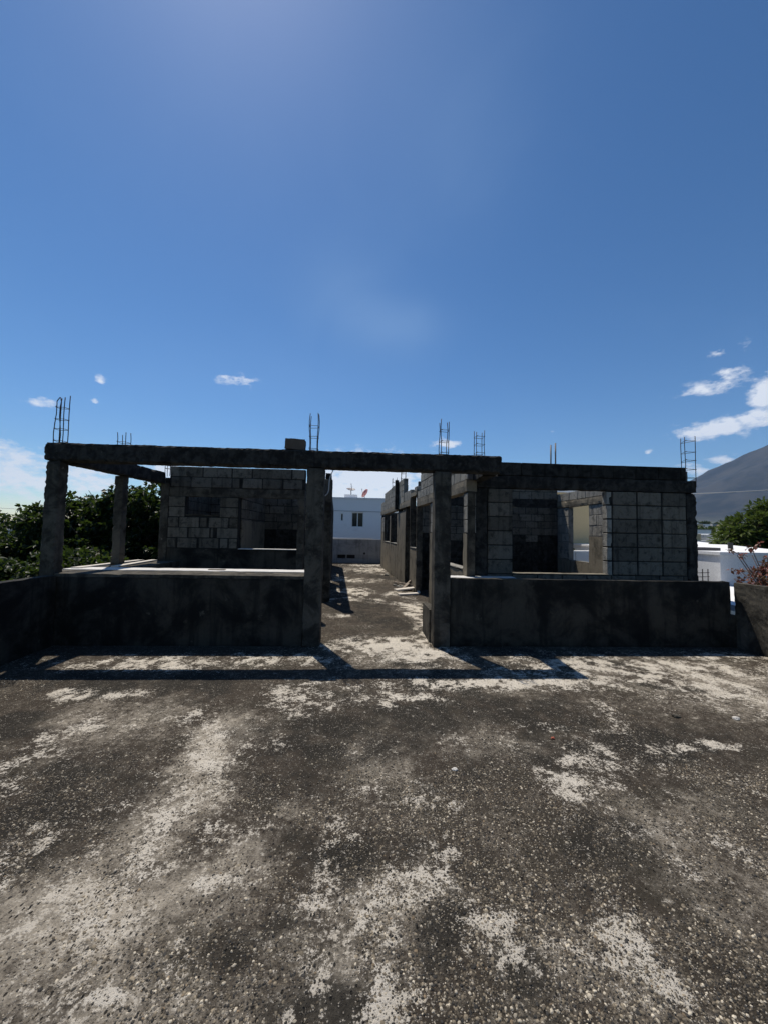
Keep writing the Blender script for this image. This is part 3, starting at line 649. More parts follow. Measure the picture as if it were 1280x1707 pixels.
w2 = wall_part(rw, fp(6.4), fp(20.0), .13, [(FL(a), FL(b), z0, z1-.01) for a, b, z0, z1 in up_[2:]], 'mortarpale'); flush()
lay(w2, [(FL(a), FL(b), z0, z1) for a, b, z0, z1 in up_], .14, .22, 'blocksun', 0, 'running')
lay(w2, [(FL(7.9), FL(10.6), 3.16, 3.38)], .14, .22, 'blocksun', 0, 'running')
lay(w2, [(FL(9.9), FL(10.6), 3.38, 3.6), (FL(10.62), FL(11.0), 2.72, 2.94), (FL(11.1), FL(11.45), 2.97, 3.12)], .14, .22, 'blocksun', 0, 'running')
c = rbox('column', M['beam'], rw, (1.12, 1.26, 14.3, 14.46, 2.6, 3.72), .06, .01, .015); c.location += Vector((.08, 0, 0))
rebar_cage(c, 1.47, 13.98, 3.5, .58, .16, (0, 0), 4, r=.008)
rebar_cage(c, 1.30, 15.8, 3.6, .40, .17, (0, 0), 4, r=.008)
c = rbox('column', M['beam'], rw, (1.0, 1.18, 19.75, 20.0, 0, 2.6), .08, .006, .010)
# right outer wall with a window, sunlit on its inner face
rects = [(0, 3.05, 0, 2.60), (3.05, 4.08, 0, 1.03), (4.08, 4.80, 0, 2.60)]
w = wall_part(rw, (6.25, 7.11), (6.25, 11.9), .14, rects, 'mortarpale'); flush()
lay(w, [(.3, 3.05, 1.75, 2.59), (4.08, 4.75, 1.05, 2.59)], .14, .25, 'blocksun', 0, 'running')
g = Geo(); g.rough(.01, 3.045, .073, .088, 0, 1.74, seg=.1, amp=.004, chip=.006, seed=2); g.rough(3.05, 4.08, .073, .088, 0, 1.03, seg=.1, amp=.004, chip=.006, seed=3); g.rough(4.085, 4.78, .073, .086, 0, 1.04, seg=.1, amp=.004, chip=.006, seed=4)
o = g.obj('render_coat', M['brown'], rw); o.location = w.location; o.rotation_euler = w.rotation_euler
rbox('lintel', M['brown'], rw, (6.145, 6.355, 7.10, 11.88, 2.605, 2.80), .07, .008, .012)
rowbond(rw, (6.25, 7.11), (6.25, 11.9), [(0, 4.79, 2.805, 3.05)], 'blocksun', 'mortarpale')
rowbond(rw, (6.25, 12.0), (6.25, 19.9), [(0, 7.9, 0, 2.72)], joined=True)
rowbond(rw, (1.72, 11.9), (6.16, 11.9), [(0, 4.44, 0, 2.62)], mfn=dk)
rbox('lintel', M['beam'], rw, (1.72, 6.16, 11.81, 11.99, 2.623, 2.87), .08, .006, .008)
rowbond(rw, (1.72, 11.9), (6.16, 11.9), [(0, 4.44, 2.875, 3.355)])
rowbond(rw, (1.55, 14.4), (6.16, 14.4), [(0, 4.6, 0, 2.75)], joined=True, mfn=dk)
rowbond(rw, (1.15, 19.8), (6.16, 19.8), [(0, 5.0, 0, 2.75)], joined=True)
finish_loose()

# ------------------------------------------------------------------ cable and planks
g = Geo(); pts = []
for i in range(15):
    q = i/14; pts.append((-.74-.16*q-.03*math.sin(q*5), 9.56-.02*q, 3.30-.62*q-.05*math.sin(q*3.1)))
pts += [(-.93, 9.55, 2.62), (-.99, 9.55, 2.60)]
g.tube(pts, .014, 6); tag(g.obj('cable', M['cable'], smooth=True), 'loose white cable hanging in a curve from the top of the thin post', 'cable')
def plank(p0, p1, w_, t_, m, label, roll_=0):
    a, b = Vector(p0), Vector(p1); d = b-a; Ln = d.length; q = d.to_track_quat('X', 'Z')
    tf = Matrix.Translation(a) @ q.to_matrix().to_4x4() @ Matrix.Rotation(roll_, 4, 'X')
    g = Geo(); g.rough(0, Ln, -w_/2, w_/2, -t_/2, t_/2, seg=.09, amp=.003, chip=.004, seed=Ln*9)
    n = Matrix.Translation(a).inverted()
    g.v = [tf @ Vector(v)-a for v in g.v]
    o = g.obj('plank', M[m]); o.location = a; return tag(o, label, 'plank', 'planks heaped at the passage wall')
plank((.98, 11.05, .10), (1.62, 11.30, .14), .20, .04, 'woodpale', 'long pale plank on top of the heap in the passage, pointing into the passage')
plank((1.03, 10.72, .03), (1.60, 10.86, .04), .18, .04, 'woodpale', 'pale plank flat on the floor at the front of the heap')
plank((1.15, 13.3, .03), (1.62, 11.2, .22), .07, .04, 'wood', 'thin brown batten sloping from the floor behind the heap')
plank((1.22, 11.5, .05), (1.72, 12.0, .42), .10, .03, 'wood', 'brown plank leaning up against the doorway beside the heap')
plank((1.30, 11.9, .05), (1.66, 11.6, .40), .12, .03, 'wood_dark', 'dark plank leaning across the brown one in the heap')
plank((1.12, 11.75, .03), (1.62, 11.7, .05), .35, .04, 'wood_dark', 'dark broad board flat under the heap of planks')
plank((1.64, 10.9, .04), (1.60, 11.5, .30), .08, .03, 'woodpale', 'short pale plank end standing at the right of the heap')
for i, (x, y) in enumerate(((1.12, 12.6), (1.02, 15.6), (1.25, 12.1))):
    lump('rubble', M['blocksun'], (x, y, 0), .06+.02*i, ['pale lump of rubble by the thin batten', 'pale lump of rubble on the floor far along the passage wall', 'pale lump of rubble touching the plank heap'][i], 'rubble', .6, i*3)

# ------------------------------------------------------------------ end of the passage
ew = thing('boundary_wall', 'plain grey block wall closing the far end of the passage, with vent blocks', 'wall', (.2, 21.5, 0))
cutz = [(0, 9.5, 0, .26), (0, 2.28, .26, .46), (2.72, 2.80, .26, .46), (3.24, 9.5, .26, .46), (0, 9.5, .46, 1.32)]
w = wall_part(ew, (-3.6, 21.5), (5.9, 21.5), .14, cutz, 'greywall', seg=.3); flush()
for r in range(6):
    s = 0 if r % 2 else -.2
    while s < 9.5:
        a, b = max(0, s), min(9.5, s+.4); s += .4
        z0, z1 = .022+r*.218, .022+(r+1)*.218
        if b-a < .08 or b < 1.2 or a > 5.4 or (r == 1 and b > 2.25 and a < 3.27): continue
        me = block_mesh(b-a-.008, z1-z0-.008, .15, 'greywall', 0); o = bpy.data.objects.new('block', me); col.objects.link(o); o.parent = w; o.location = ((a+b)/2, 0, (z0+z1)/2)
g = Geo()
for a in (2.30, 2.82):
    for k in range(3): g.box(a-3.6-.2+k*.14, a-3.6-.2+k*.14+.02, -.06, .06, .262, .458)
g.obj('vent_blades', M['plaster'], ew)
g = Geo(); g.box(-1.62, -.48, .075, .095, .2, .52); g.obj('vent_shade_sheet', M['plainblack'], ew)  # black sheet added to stand for the shade inside the vent holes
g = Geo(); g.tube([(-3.8, -.10, 1.35), (.4, -.10, 1.37)], .022, 6); g.obj('pipe', M['alu'], ew, smooth=True)
g = Geo(); g.tube([(-.04, -.085, .547), (-.04, -.05, .547)], .06, 10); g.obj('drain_outlet', M['plainblack'], ew)

def house_box(t, x0, x1, y0, y1, z0, z1, wins, m='white', roofm='whiteroof', par=.0):
    """walls with real window recesses on the -Y face; wins: (x0,x1,z0,z1,mullions)"""
    g = Geo(); zc = sorted(set([z0, z1]+[w_[2] for w_ in wins]+[w_[3] for w_ in wins])); xc = sorted(set([x0, x1]+[w_[0] for w_ in wins]+[w_[1] for w_ in wins]))
    for a, b in zip(xc, xc[1:]):
        for c_, d in zip(zc, zc[1:]):
            if not any(a >= w_[0]-1e-6 and b <= w_[1]+1e-6 and c_ >= w_[2]-1e-6 and d <= w_[3]+1e-6 for w_ in wins): g.box(a, b, y0, y0+.2, c_, d)
    g.box(x0, x0+.2, y0+.2, y1, z0, z1); g.box(x1-.2, x1, y0+.2, y1, z0, z1); g.box(x0+.2, x1-.2, y1-.2, y1, z0, z1)
    g.v = [v-t.location for v in g.v]; g.obj('wall', M[m], t)
    g = Geo(); g.box(x0-.03, x1+.03, y0-.03, y1+.03, z1+.003, z1+.10); g.v = [v-t.location for v in g.v]; g.obj('roof', M[roofm], t)
    for a, b, c_, d, n in wins:
        g = Geo(); e = .045; y = y0+.08
        g.box(a, b, y, y+.05, c_, c_+e); g.box(a, b, y, y+.05, d-e, d); g.box(a, a+e, y, y+.05, c_+e, d-e); g.box(b-e, b, y, y+.05, c_+e, d-e)
        for i in range(1, n):
            xm = a+(b-a)*i/n; g.box(xm-.03, xm+.03, y, y+.05, c_+e, d-e)
        g.v = [v-t.location for v in g.v]; wn_ = g.obj('window', M['alu'], t)
        for i in range(n):
            g = Geo(); g.box(a+(b-a)*i/n+.03, a+(b-a)*(i+1)/n-.03, y+.02, y+.03, c_+.03, d-.03); g.v = [v-t.location for v in g.v]; g.obj('pane', M['glass'], wn_)
t = thing('house', 'white house behind the end wall with a two-pane window facing the passage', 'house', (-.5, 25, -3.3))
house_box(t, -4.6, 1.75, 25, 33, -3.3, 3.86, [(-.69, .08, 2.04, 3.0, 2), (-1.40, -1.22, 2.42, 2.92, 1)])
g = Geo(); g.box(-1.22, -.36, 25.6, 27, 3.962, 4.22); g.v = [v-t.location for v in g.v]; g.obj('roof_hatch', M['white'], t)
g = Geo(); g.tube([(-4.6, 24.93, 3.1), (1.7, 24.93, 3.05)], .012, 5); g.v = [v-t.location for v in g.v]; g.obj('cable', M['pipe'], t)
def dish(loc, aim, r, m, label):
    t = thing('satellite_dish', label, 'satellite dish', loc, 'dishes on the white house roof'); g = Geo()
    g.tube([(0, 0, 0), (0, 0, .34)], .025, 6); g.obj('mast', M['pipe'], t)
    q = Vector(aim).to_track_quat('Z', 'Y').to_matrix().to_4x4(); tf = Matrix.Translation((0, 0, .42)) @ q; vs, fs = [tf @ Vector((0, 0, -.12*r/.4))], []
    for k in range(1, 6):
        for j in range(20):
            a = 2*math.pi*j/20; rr = r*k/5; vs.append(tf @ Vector((rr*math.cos(a), rr*1.08*math.sin(a), -.12*r/.4+.12*r/.4*(k/5)**2)))
    for j in range(20): fs.append((0, 1+j, 1+(j+1) % 20))
    for k in range(4):
        for j in range(20): b = 1+k*20; fs.append((b+j, b+20+j, b+20+(j+1) % 20, b+(j+1) % 20))
    o = meshobj('dish', vs, fs, m, t, smooth=True); md = o.modifiers.new('s', 'SOLIDIFY'); md.thickness = .02
    g = Geo(); e = tf @ Vector((0, r*.3, r*.95)); g.tube([tf @ Vector((0, -r*.9, 0)), e], .012, 5); g.tube([e, e+Vector((0, 0, .06))], .03, 6); g.obj('receiver_arm', M['pipe'], t)
    return t
dish((-.80, 26, 4.22), (.1, -.3, 1), .30, M['dishgrey'], 'flat-lying greyish red dish on the roof hatch of the white house')
dish((.12, 26, 3.96), (-.75, -.45, .45), .30, M['dishred'], 'tilted faded red dish on the white roof, right of the hatch')
g = Geo(); g.tube([(-.78, 26.2, 4.2), (-.78, 26.2, 4.95)], .010, 5); g.tube([(-.88, 26.2, 4.8), (-.68, 26.2, 4.8)], .006, 4)
tag(g.obj('antenna', M['pipe']), 'thin aerial standing behind the flat dish on the white house', 'antenna')
t = thing('house', 'dark hip-roofed house peeping over the white house', 'house', (1.6, 40, -3.3))
g = Geo(); g.box(-2.2, 2.8, 0, 6, 0, 7.4); g.obj('wall', M['white'], t)
meshobj('roof', [(-2.6, -.4, 7.4), (3.2, -.4, 7.4), (3.2, 6.4, 7.4), (-2.6, 6.4, 7.4), (-.4, 3, 8.55), (1.0, 3, 8.55)], [(0, 1, 5, 4), (1, 2, 5), (2, 3, 4, 5), (3, 0, 4), (0, 3, 2, 1)], M['hiproof'], t)

# ------------------------------------------------------------------ neighbours at the right
t = thing('house', 'low white house with a wide flat white roof beyond the cracked corner', 'house', (10, 9, -3.3))
poly = [(8.8, 9), (12.4, 9), (12.9, 11.3), (31.5, 34.4), (8.8, 34.4)]
def prism(poly, z0, z1): 
    n = len(poly); v = [(x, y, z0) for x, y in poly]+[(x, y, z1) for x, y in poly]
    return v, [tuple(range(n))[::-1], tuple(range(n, 2*n))]+[(i, (i+1) % n, n+(i+1) % n, n+i) for i in range(n)]
v, f = prism(poly, -3.3, 1.34); meshobj('wall', [Vector(q)-t.location for q in v], f, M['white'], t)
v, f = prism([(8.76, 8.96), (12.5, 8.96), (13.0, 11.28), (31.6, 34.5), (8.76, 34.5)], 1.343, 1.42); meshobj('roof', [Vector(q)-t.location for q in v], f, M['whiteroof'], t)
g = Geo(); g.box(10.6, 12.4, 15.2, 15.35, 1.425, 1.56); g.box(8.9, 9.6, 9.8, 10.3, 1.425, 1.50); g.v = [q-t.location for q in g.v]; g.obj('roof_kerb', M['hiproof'], t)
g = Geo(); g.tube([(12.3, 12.2, 1.42), (12.3, 12.2, 1.62)], .07, 8); g.v = [q-t.location for q in g.v]; g.obj('roof_vent', M['plainblack'], t)
g = Geo(); g.tube([(11.6, 9.8, 1.4), (11.6, 9.8, 1.95)], .035, 6); g.v = [q-t.location for q in g.v]; g.obj('vent_pipe', M['pipe'], t)
v, f = prism([(6.45, 6.2), (7.0, 6.6), (9.3, 8.95), (6.45, 8.95)], .5, .6); tag(meshobj('crack_bright_slab', v, f, M['whiteroof']), 'white slab added just behind the cracked corner to brighten the crack', 'crack_bright_slab')  # slab added so the corner crack shows bright
t = thing('house', 'grey-white flat roof far behind the wide white roof', 'house', (28, 30, -3.3))
t.location = (33, 40, -3.3); g = Geo(); g.box(-6, 6, 0, 14, 0, 4.1); g.obj('wall', M['white'], t); g = Geo(); g.box(-6.1, 6.1, -.1, 14.1, 4.103, 4.25); g.obj('roof', M['whiteroof'], t)
t = thing('house', 'beige rendered house wall seen through the side window of the right building', 'house', (9.5, 16, -3.3))
g = Geo(); g.box(-3.3, 3.1, 0, .2, 0, 6.9); g.box(-3.3, -3.1, .2, 8, 0, 6.9); g.box(2.9, 3.1, .2, 8, 0, 6.9); g.box(-3.1, 2.9, 7.8, 8, 0, 6.9); g.obj('wall', M['beige'], t); g = Geo(); g.box(-3.35, 3.15, -.05, 8.05, 6.903, 7.0); g.obj('roof', M['whiteroof'], t)
t = thing('water_heater_cabinet', 'white two-door cabinet under the beige wall, seen through the side window', 'cabinet', (7.6, 13, .2))
g = Geo(); g.box(-.6, .6, .04, .5, 0, 1.03); g.obj('body', M['alu'], t)
for a in (-.58, -.04, .02): pass
for a, b in ((-.58, -.20), (-.17, .58)):
    g = Geo(); g.box(a, b, .0, .037, .03, 1.0); g.obj('door', M['alu'], t)
g = Geo(); g.box(6.6, 12.2, 12.6, 14.2, -3.3, .2); tag(g.obj('neighbour_roof', M['whiteroof']), 'white flat roof under the two-door cabinet', 'roof')

# rebar stubs behind the right parapet
t = thing('rebar_stub', 'low grid of thin rebar rising behind the parapet near the right corner', 'rebar', (6.76, 7.3, 0))
g = Geo()
for dx in (-.11, 0, .11): g.tube([(dx, 0, -.5), (dx*1.02, 0, 1.14)], .008, 5)
for z in (.98, 1.06): g.tube([(-.14, 0, z), (.14, 0, z+.01)], .006, 4)
g.obj('rebar_cage', M['rebar'], t); g = Geo(); g.box(-.16, .16, -.1, .1, -3.3, -.5); g.obj('column', M['frame'], t)
g = Geo(); pts = [(7.0+i*1.6, 20-.02*i, 3.62+.078*(i*1.6)-.0035*(i*(20-i))*1.0) for i in range(20)]
g.tube(pts, .022, 5); tag(g.obj('overhead_wire', M['wire'], smooth=True), 'pale overhead wire crossing in front of the mountain', 'wire')
g = Geo(); g.tube([(-40, 44, 3.6), (-26, 40, 3.0), (-8, 36, 3.6)], .02, 5); tag(g.obj('overhead_wire', M['wire'], smooth=True), 'thin overhead wire above the trees at the left edge', 'wire')
for i, (x, y, z) in enumerate(((7.0, 20, 3.62), (37.4, 19.6, 5.9), (-40, 44, 3.6), (-8, 36, 3.6))):
    t = thing('utility_pole', ['wooden pole behind the right building carrying the wire', 'wooden pole far right carrying the wire', 'wooden pole far left carrying the thin wire', 'wooden pole behind the left building carrying the thin wire'][i], 'utility pole', (x, y+.12, -3.3), 'utility poles')
    g = Geo(); g.tube([(0, 0, 0), (0, 0, min(z+3.35, 6.8) if i in (0, 3) else z+3.8)], .12, 8, .09); g.obj('pole', M['wood_dark'], t)

# ------------------------------------------------------------------ vegetation
def leaf_mesh(centers, normals, sizes, r, elong=2.4, rosette=8, spread=.5):
    n = len(centers)*rosette; C_ = np.repeat(centers, rosette, 0); Nn = np.repeat(normals, rosette, 0); S_ = np.repeat(sizes, rosette)*r.uniform(.7, 1.25, n)
    d = r.normal(0, 1, (n, 3)); d = d/np.linalg.norm(d, axis=1)[:, None]; d = d*.8+Nn*spread; d[:, 2] -= .18; d /= np.linalg.norm(d, axis=1)[:, None]
    u = np.cross(d, r.normal(0, 1, (n, 3))+np.array([0, 0, 1.6])); u /= np.linalg.norm(u, axis=1)[:, None]; w = np.cross(u, d)
    Ls = S_*1.0; Wd = S_/elong
    b = C_+d*(S_*.12)[:, None]; m1 = b+d*(Ls*.5)[:, None]; droop = np.zeros((n, 3)); droop[:, 2] = -.16*Ls
    tip = b+d*Ls[:, None]+droop
    v = np.stack([b, m1+u*(Wd*.5)[:, None]+w*(Wd*.12)[:, None], tip, m1-u*(Wd*.5)[:, None]+w*(Wd*.12)[:, None]], 1).reshape(-1, 3)
    k = np.arange(n)*4; f = np.stack([k, k+1, k+2, k+3], 1)
    # two triangles folded along the rib
    f = np.concatenate([np.stack([k, k+1, k+2], 1), np.stack([k, k+2, k+3], 1)])
    sh = np.repeat(np.clip(r.normal(.45, .28, n), 0, 1), 4); return v, f, sh
def tree(name, label, base, lobes, m, n_ros, size, seed, cat='tree', trunk_r=.16, elong=2.4, group=None, spread=.5):
    """lobes: list of (dx,dy,z,r) relative to the base; branches run from the trunk to every lobe"""
    t = thing(name, label, cat, base, group); r = np.random.default_rng(seed)
    vs = []; tot = sum(l[3]**2 for l in lobes); Cs, Ns = [], []
    for (dx, dy, z, rr) in lobes:
        k = max(3, int(n_ros*rr*rr/tot)); d = r.normal(0, 1, (k, 3)); d /= np.linalg.norm(d, axis=1)[:, None]
        rad = rr*(1-.45*r.uniform(0, 1, k)**2.0)*(1+.22*np.sin(d[:, 0]*5+seed)*np.cos(d[:, 2]*4+seed)+.10*np.sin(d[:, 1]*13+d[:, 2]*9))
        c = d*rad[:, None]*np.array([1, 1, .85])+np.array([dx, dy, z]); Cs.append(c); Ns.append(d)
    c = np.concatenate(Cs); nn = np.concatenate(Ns)
    # gaps: drop rosettes where a coarse noise is low
    keep = np.array([noise.noise(Vector(q)*1.6+Vector((seed, 0, 0))) > -.22 for q in c]); c = c[keep]; nn = nn[keep]
    v, f, sh = leaf_mesh(c, nn, np.full(len(c), size), r, elong, 8, spread)
    me = np_mesh('crown', v, f, False); a = me.attributes.new('shade', 'FLOAT', 'POINT'); a.data.foreach_set('value', sh.astype(np.float32))
    link('crown', me, m, t)
    g = Geo(); zt = min(l[2]-l[3]*.5 for l in lobes); zt = max(zt, .6)
    g.tube([(0, 0, 0), (.06, .03, zt*.5), (0, 0, zt)], trunk_r, 9, trunk_r*.75)
    rnd_ = random.Random(seed)
    for (dx, dy, z, rr) in lobes:
        mid = Vector((dx*.45, dy*.45, zt+(z-zt)*.35)); g.tube([(0, 0, zt*.96), mid, (dx, dy, z)], trunk_r*.5, 6, trunk_r*.16)
        for k in range(5):
            a = rnd_.uniform(0, 6.28); e = rnd_.uniform(-.2, 1.2)
            g.tube([Vector((dx, dy, z)).lerp(mid, .25), Vector((dx+rr*.45*math.cos(a), dy+rr*.45*math.sin(a), z+rr*.35*e)), Vector((dx+rr*.9*math.cos(a), dy+rr*.9*math.sin(a), z+rr*.75*e))], trunk_r*.16, 4, .008)
    g.obj('trunk', M['bark'], t, smooth=True); return t
G_TR = 'trees behind the left building'
tree('broadleaf_tree', 'loose leafy tree at the left edge of the view, left of the corner column', (-10.6, 12.0, -3.3), [(-1.2, 0, 3.6, 1.1), (.3, 0, 3.95, .95), (1.15, .2, 5.0, .8), (.9, -.3, 3.5, 1.2), (-.6, -.5, 2.9, 1.3), (-2.4, .4, 3.8, 1.3)], M['leaf'], 2600, .17, 1, elong=1.9, group=G_TR)
tree('broadleaf_tree', 'dense dark tree between the corner column and the thinner column behind it', (-8.4, 12.3, -3.3), [(-.5, 0, 5.1, .9), (.5, .2, 5.3, .9), (-.6, 0, 4.0, 1.2), (.6, -.2, 4.0, 1.3), (0, -.4, 2.9, 1.5)], M['leaf'], 3600, .17, 2, elong=1.9, group=G_TR)
tree('broadleaf_tree', 'dark tree just left of the left block building, rising above its own neighbour', (-6.6, 12.4, -3.3), [(-.5, 0, 5.4, .95), (.4, 0, 5.6, .9), (-.3, 0, 4.4, 1.2), (.5, -.2, 4.2, 1.1), (0, -.3, 3.1, 1.4)], M['leaf'], 3600, .17, 3, elong=1.9, group=G_TR)
tree('broadleaf_tree', 'small bush-like tree low behind the left parapet', (-7.0, 8.6, -3.3), [(-.6, 0, 3.5, .9), (.5, .3, 3.7, .9), (.1, 1.3, 3.7, .9), (-1.5, .8, 3.4, 1.0)], M['leaf'], 2600, .14, 4, elong=1.9, group=G_TR)
tree('broadleaf_tree', 'low dark tree beside the left edge in front of the loose leafy tree', (-9.8, 8.6, -3.3), [(-.8, 0, 3.7, 1.1), (.6, .3, 3.6, 1.1), (-2.0, .8, 3.8, 1.0)], M['leaf'], 2400, .16, 5, elong=1.9, group=G_TR)
tree('broadleaf_tree', 'big dark tree farther back behind the other left trees', (-13, 18, -3.3), [(-1.8, 0, 4.1, 1.6), (1.6, 0, 4.8, 1.7), (3.4, .4, 5.2, 1.6), (0, -.3, 3.3, 1.8), (-4, 0, 3.6, 1.7)], M['leaf'], 3200, .22, 6, elong=1.9, group=G_TR)
tree('mango_tree', 'rounded bright green tree beyond the white roof at the right edge', (22.3, 20.5, -3.3), [(-.9, 0, 4.9, 1.1), (-.2, 0, 5.7, .95), (.45, 0, 6.55, .6), (1.5, 0, 6.3, 1.1), (2.9, 0, 6.3, 1.5), (.5, -.6, 4.8, 1.3), (2.3, -.6, 4.6, 1.6)], M['leaf2'], 1700, .42, 9, elong=3.4, spread=1.0)
# frond-like top shoots of the right tree
def shrub(label, base, seed, m, spread_, h, nb=16, twig=.007):
    t = thing('shrub', label, 'shrub', (base[0], base[1], -3.3)); r = random.Random(seed); g = Geo(); tips = []; zb = Vector((0, 0, base[2]+3.3)); g.tube([(0, 0, 0), (.03, .02, zb.z*.5), (0, 0, zb.z+.05)], .06, 7, .03)
    for i in range(nb):
        a = r.uniform(0, 6.28); s = r.uniform(.2, 1)*spread_; hh = h*r.uniform(.7, 1.05)
        p = [Vector((0, 0, 0)), Vector((s*.35*math.cos(a), s*.35*math.sin(a), hh*.6)), Vector((s*math.cos(a), s*math.sin(a), hh))]
        p = [q+zb for q in p]; g.tube(p, .018, 5, twig)
        for k in range(9):
            q = p[1].lerp(p[2], r.uniform(-.3, 1)); b = r.uniform(0, 6.28); l = r.uniform(.12, .34)
            e = q+Vector((l*math.cos(b), l*math.sin(b), l*r.uniform(-.3, .9))); g.tube([q, q.lerp(e, .5)+Vector((0, 0, .02)), e], .006, 4, .003)
            for _ in range(4): tips.append(q.lerp(e, r.uniform(.4, 1)))
    g.obj('branches', M['branch'], t); c = np.array([tuple(q) for q in tips]); rr = np.random.default_rng(seed)
    nn = rr.normal(0, 1, c.shape); nn /= np.linalg.norm(nn, axis=1)[:, None]
    v, f, sh = leaf_mesh(c, nn, np.full(len(c), .075), rr, 1.5, 3, .3); me = np_mesh('leaves', v, f, False); a = me.attributes.new('shade', 'FLOAT', 'POINT'); a.data.foreach_set('value', sh.astype(np.float32)); link('leaves', me, m, t)
shrub('dry twiggy shrub with dark red leaves rising behind the right side parapet', (8.05, 7.0, -.5), 4, M['redleaf'], .85, 1.95, 44)
shrub('second dry red-leaved shrub farther right beyond the side parapet', (8.9, 6.9, -.5), 5, M['redleaf'], .9, 1.9, 36)
t = tree('potted_plant', 'dark leafy plant beside the white cabinet, seen through the side window', (6.55, 12.4, .2), [(0, 0, .75, .3), (.1, 0, 1.15, .25)], M['leaf'], 120, .12, 12, 'plant', .02)
g = Geo(); 
for i in range(14):
    a = random.uniform(0, 6.28); g.box(.12*math.cos(a)-.03, .12*math.cos(a)+.03, .12*math.sin(a)-.25, .12*math.sin(a)-.19, 1.25+random.uniform(-.1, .12), 1.32)
g.obj('flowers', M['flower'], t)

# ------------------------------------------------------------------ ground, slope, mountain, town
def tmat(name, a, b, sc, c3=None):
    m, t, p = mat(name); k = NT(t); v = k.pos(); c = k.mix(k.ss(k.noise(v, sc, 8, .6), .35, .65), a, b)
    if c3: c = k.mix(k.ss(k.noise(v, sc*6, 6, .7), .55, .7), c, c3)
    k.l(c, p.inputs['Base Color']); p.inputs['Roughness'].default_value = .95; return m
def terrain_h(x, y):
    r_ = math.hypot(x, y); az_ = math.degrees(math.atan2(x, y))
    s_ = min(1, max(0, (az_-8)/22)); s_ = s_*s_*(3-2*s_)
    if az_ > 150 or az_ < -150: s_ = 0
    elif az_ > 110: s_ *= max(0, (150-az_)/40)
    slope = max(0, min(r_, 3300)-60)*.036*s_
    m_ = 0
    if r_ > 3200:
        ridge = (r_-3200)/2300; ridge = max(0, min(1, ridge)); ridge = ridge*ridge*(3-2*ridge)
        # crest elevation by azimuth: climbs to the right
        e = np.interp(az_, [28, 34, 38, 42.2, 44.6, 46.6, 48.4, 56, 66, 80, 100, 130, 150], [0, 150, 420, 800, 1000, 1190, 1330, 1500, 1560, 1450, 1200, 700, 0])
        w_ = .5-.5*math.cos(math.pi*ridge)
        m_ = e*ridge*.75*(1+.10*noise.fractal(Vector((x, y, 0))*.0011, 1, 2, 6)*(1.2-.6*ridge))+noise.ridged_multi_fractal(Vector((x, y, 5))*.0022, 1, 2.1, 6, 1, 2)*38*ridge-40*ridge
    return -3.3+slope+m_*.86
rr_ = [0, 30, 60, 100, 160, 250, 400, 600, 900, 1300, 1800, 2400, 2900, 3200]+[3200+i*50 for i in range(1, 50)]+[5900, 6300, 6600]
na = 720; vs = [(0, 0, -3.3)]; fs = []
for r_ in rr_[1:]:
    for j in range(na): a = 2*math.pi*j/na; x, y = r_*math.sin(a), r_*math.cos(a); vs.append((x, y, terrain_h(x, y)))
for j in range(na): fs.append((0, 1+(j+1) % na, 1+j))
for i in range(len(rr_)-2):
    b = 1+i*na
    for j in range(na): fs.append((b+j, b+(j+1) % na, b+na+(j+1) % na, b+na+j))
gm, gt, gp = mat('scrub_and_forest_ground'); k = NT(gt)
g_ = k.n('ShaderNodeNewGeometry'); sz = k.n('ShaderNodeSeparateXYZ'); k.l(g_.outputs['Position'], sz.inputs[0])
c1 = k.mix(k.ss(k.noise(k.pos(), .05, 8, .6), .35, .65), (.10, .095, .075), (.05, .07, .03)); c2 = k.mix(k.ss(k.noise(k.pos(), .003, 10, .7), .40, .60), (.008, .012, .010), (.040, .039, .032))
k.l(k.mix(k.ss(sz.outputs[2], 60, 180), c1, c2), gp.inputs['Base Color']); gp.inputs['Roughness'].default_value = .95
tag(meshobj('terrain', vs, fs, gm, smooth=True), 'ground rising to the mountain at the right', kind='structure')

# distant town on the slope at the right and beyond the left trees
r = random.Random(21); n_h = 0
looks = [('white', 'white'), ('beige', 'cream'), ('greywall', 'grey'), ('whiteroof', 'bright white')]
for (a0, a1, d0, d1, n) in ((40.5, 52, 70, 420, 44), (-52, -38, 90, 300, 9)):
    for i in range(n):
        a = R(r.uniform(a0, a1)); d = d0+(d1-d0)*r.random()**1.3; x, y = d*math.sin(a), d*math.cos(a); z = terrain_h(x, y); mk, nm = r.choice(looks)
        wd, dp, hh = r.uniform(6, 12), r.uniform(6, 10), r.uniform(3, 6.2)
        right = a > 0; far = 'low down' if d < 170 else 'far back'
        t = thing('far_house', f'{"small" if hh<4.5 else "two-storey"} {"narrow" if wd < 9 else "wide"} {nm} house {far + " in"} the {"hazy town below the mountain" if right else "town beyond the left trees"}', 'house', (x, y, z-.3), 'houses of the far town')
        g = Geo(); q = Matrix.Rotation(r.uniform(-.5, .5), 4, 'Z'); g.box(-wd/2, wd/2, 0, dp, 0, hh, q); g.box(-wd/2+.2, -wd/2+2.4, .3, 2.5, hh, hh+1.1, q); g.obj('wall', M[mk], t)
        g = Geo(); g.box(-wd/2-.1, wd/2+.1, -.1, dp+.1, hh+1.103 if False else hh+.003, hh+.15, q); g.obj('roof', M['whiteroof' if r.random() < .5 else 'greywall'], t)
        g = Geo()
        for k_ in range(3): g.box(-wd/2+1+k_*wd/3, -wd/2+2.1+k_*wd/3, -.03, .0-.001, hh-2, hh-.9, q)
        g.obj('window', M['glass'], t)
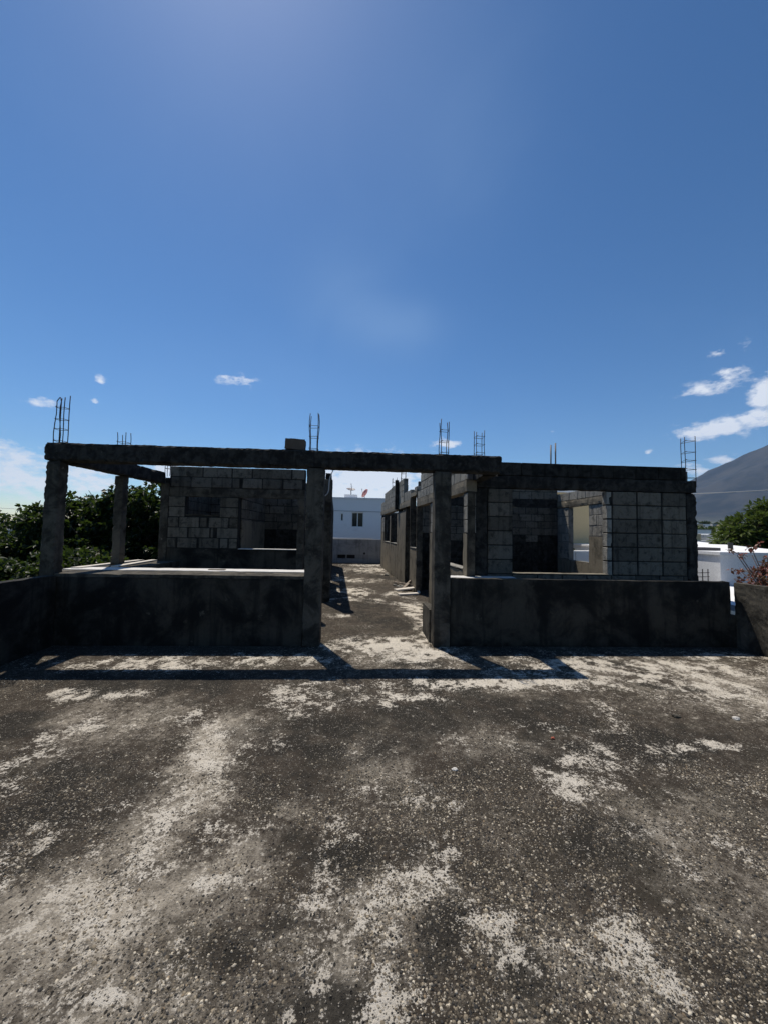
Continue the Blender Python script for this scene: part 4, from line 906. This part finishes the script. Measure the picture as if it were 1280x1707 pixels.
# tree clumps among the houses
proto_me = []
for s_ in range(3):
    rr2 = np.random.default_rng(50+s_); nn = rr2.normal(0, 1, (420, 3)); nn /= np.linalg.norm(nn, axis=1)[:, None]
    c = nn*(2.6*(1-.4*rr2.uniform(0, 1, 420)**2)*(1+.25*np.sin(nn[:, 0]*5+s_)))[:, None]*np.array([1, 1, .8])+np.array([0, 0, 4.2])
    v, f, sh = leaf_mesh(c, nn, np.full(len(c), .75), rr2, 1.6, 5, .4); me = np_mesh('crown', v, f, False); a_ = me.attributes.new('shade', 'FLOAT', 'POINT'); a_.data.foreach_set('value', sh.astype(np.float32)); me.materials.append(M['leaf'] if s_ < 2 else M['leaf2']); proto_me.append(me)
g = Geo(); g.tube([(0, 0, 0), (.1, 0, 2.2), (0, 0, 4.4)], .3, 7, .15); tr_me = bpy.data.meshes.new('trunk'); tr_me.from_pydata([tuple(v) for v in g.v], [], g.f); tr_me.materials.append(M['bark'])
for (a0, a1, d0, d1, n) in ((40.5, 52, 60, 480, 62), (-54, -36, 55, 300, 26)):
    for i in range(n):
        a = R(r.uniform(a0, a1)); d = d0+(d1-d0)*r.random()**.9; x, y = d*math.sin(a), d*math.cos(a)
        ki = r.randrange(3); sc_ = r.uniform(.6, 1.1); nm = f"{'small' if sc_ < .8 else 'large'} round {'pale green' if ki == 2 else 'dark'} tree {'near the front of' if d < 170 else 'far back in'} the {'town below the mountain' if a0 > 30 else 'town beyond the left trees'}"
        t = thing('far_tree', nm, 'tree', (x, y, terrain_h(x, y)-.4), 'trees of the far town')
        t.scale = (sc_, sc_, sc_*.95); t.rotation_euler = (0, 0, r.uniform(0, 6))
        o = bpy.data.objects.new('crown', proto_me[ki]); col.objects.link(o); o.parent = t
        o = bpy.data.objects.new('trunk', tr_me); col.objects.link(o); o.parent = t

# ------------------------------------------------------------------ haze
HAZE = 6.5e-5
g = Geo(); g.box(-6900, 6900, -6900, 6900, -6, 1560)
hm = bpy.data.materials.new('air_haze'); hm.use_nodes = True; ht = hm.node_tree; ht.nodes.clear()
ho = ht.nodes.new('ShaderNodeOutputMaterial'); pv = ht.nodes.new('ShaderNodeVolumePrincipled')
pv.inputs['Color'].default_value = (.38, .60, 1.0, 1); pv.inputs['Density'].default_value = HAZE; pv.inputs['Anisotropy'].default_value = 0
ht.links.new(pv.outputs[0], ho.inputs['Volume'])
tag(g.obj('haze', hm), 'thin blue air haze over the whole place', kind='stuff')
print('objects', len(bpy.data.objects))
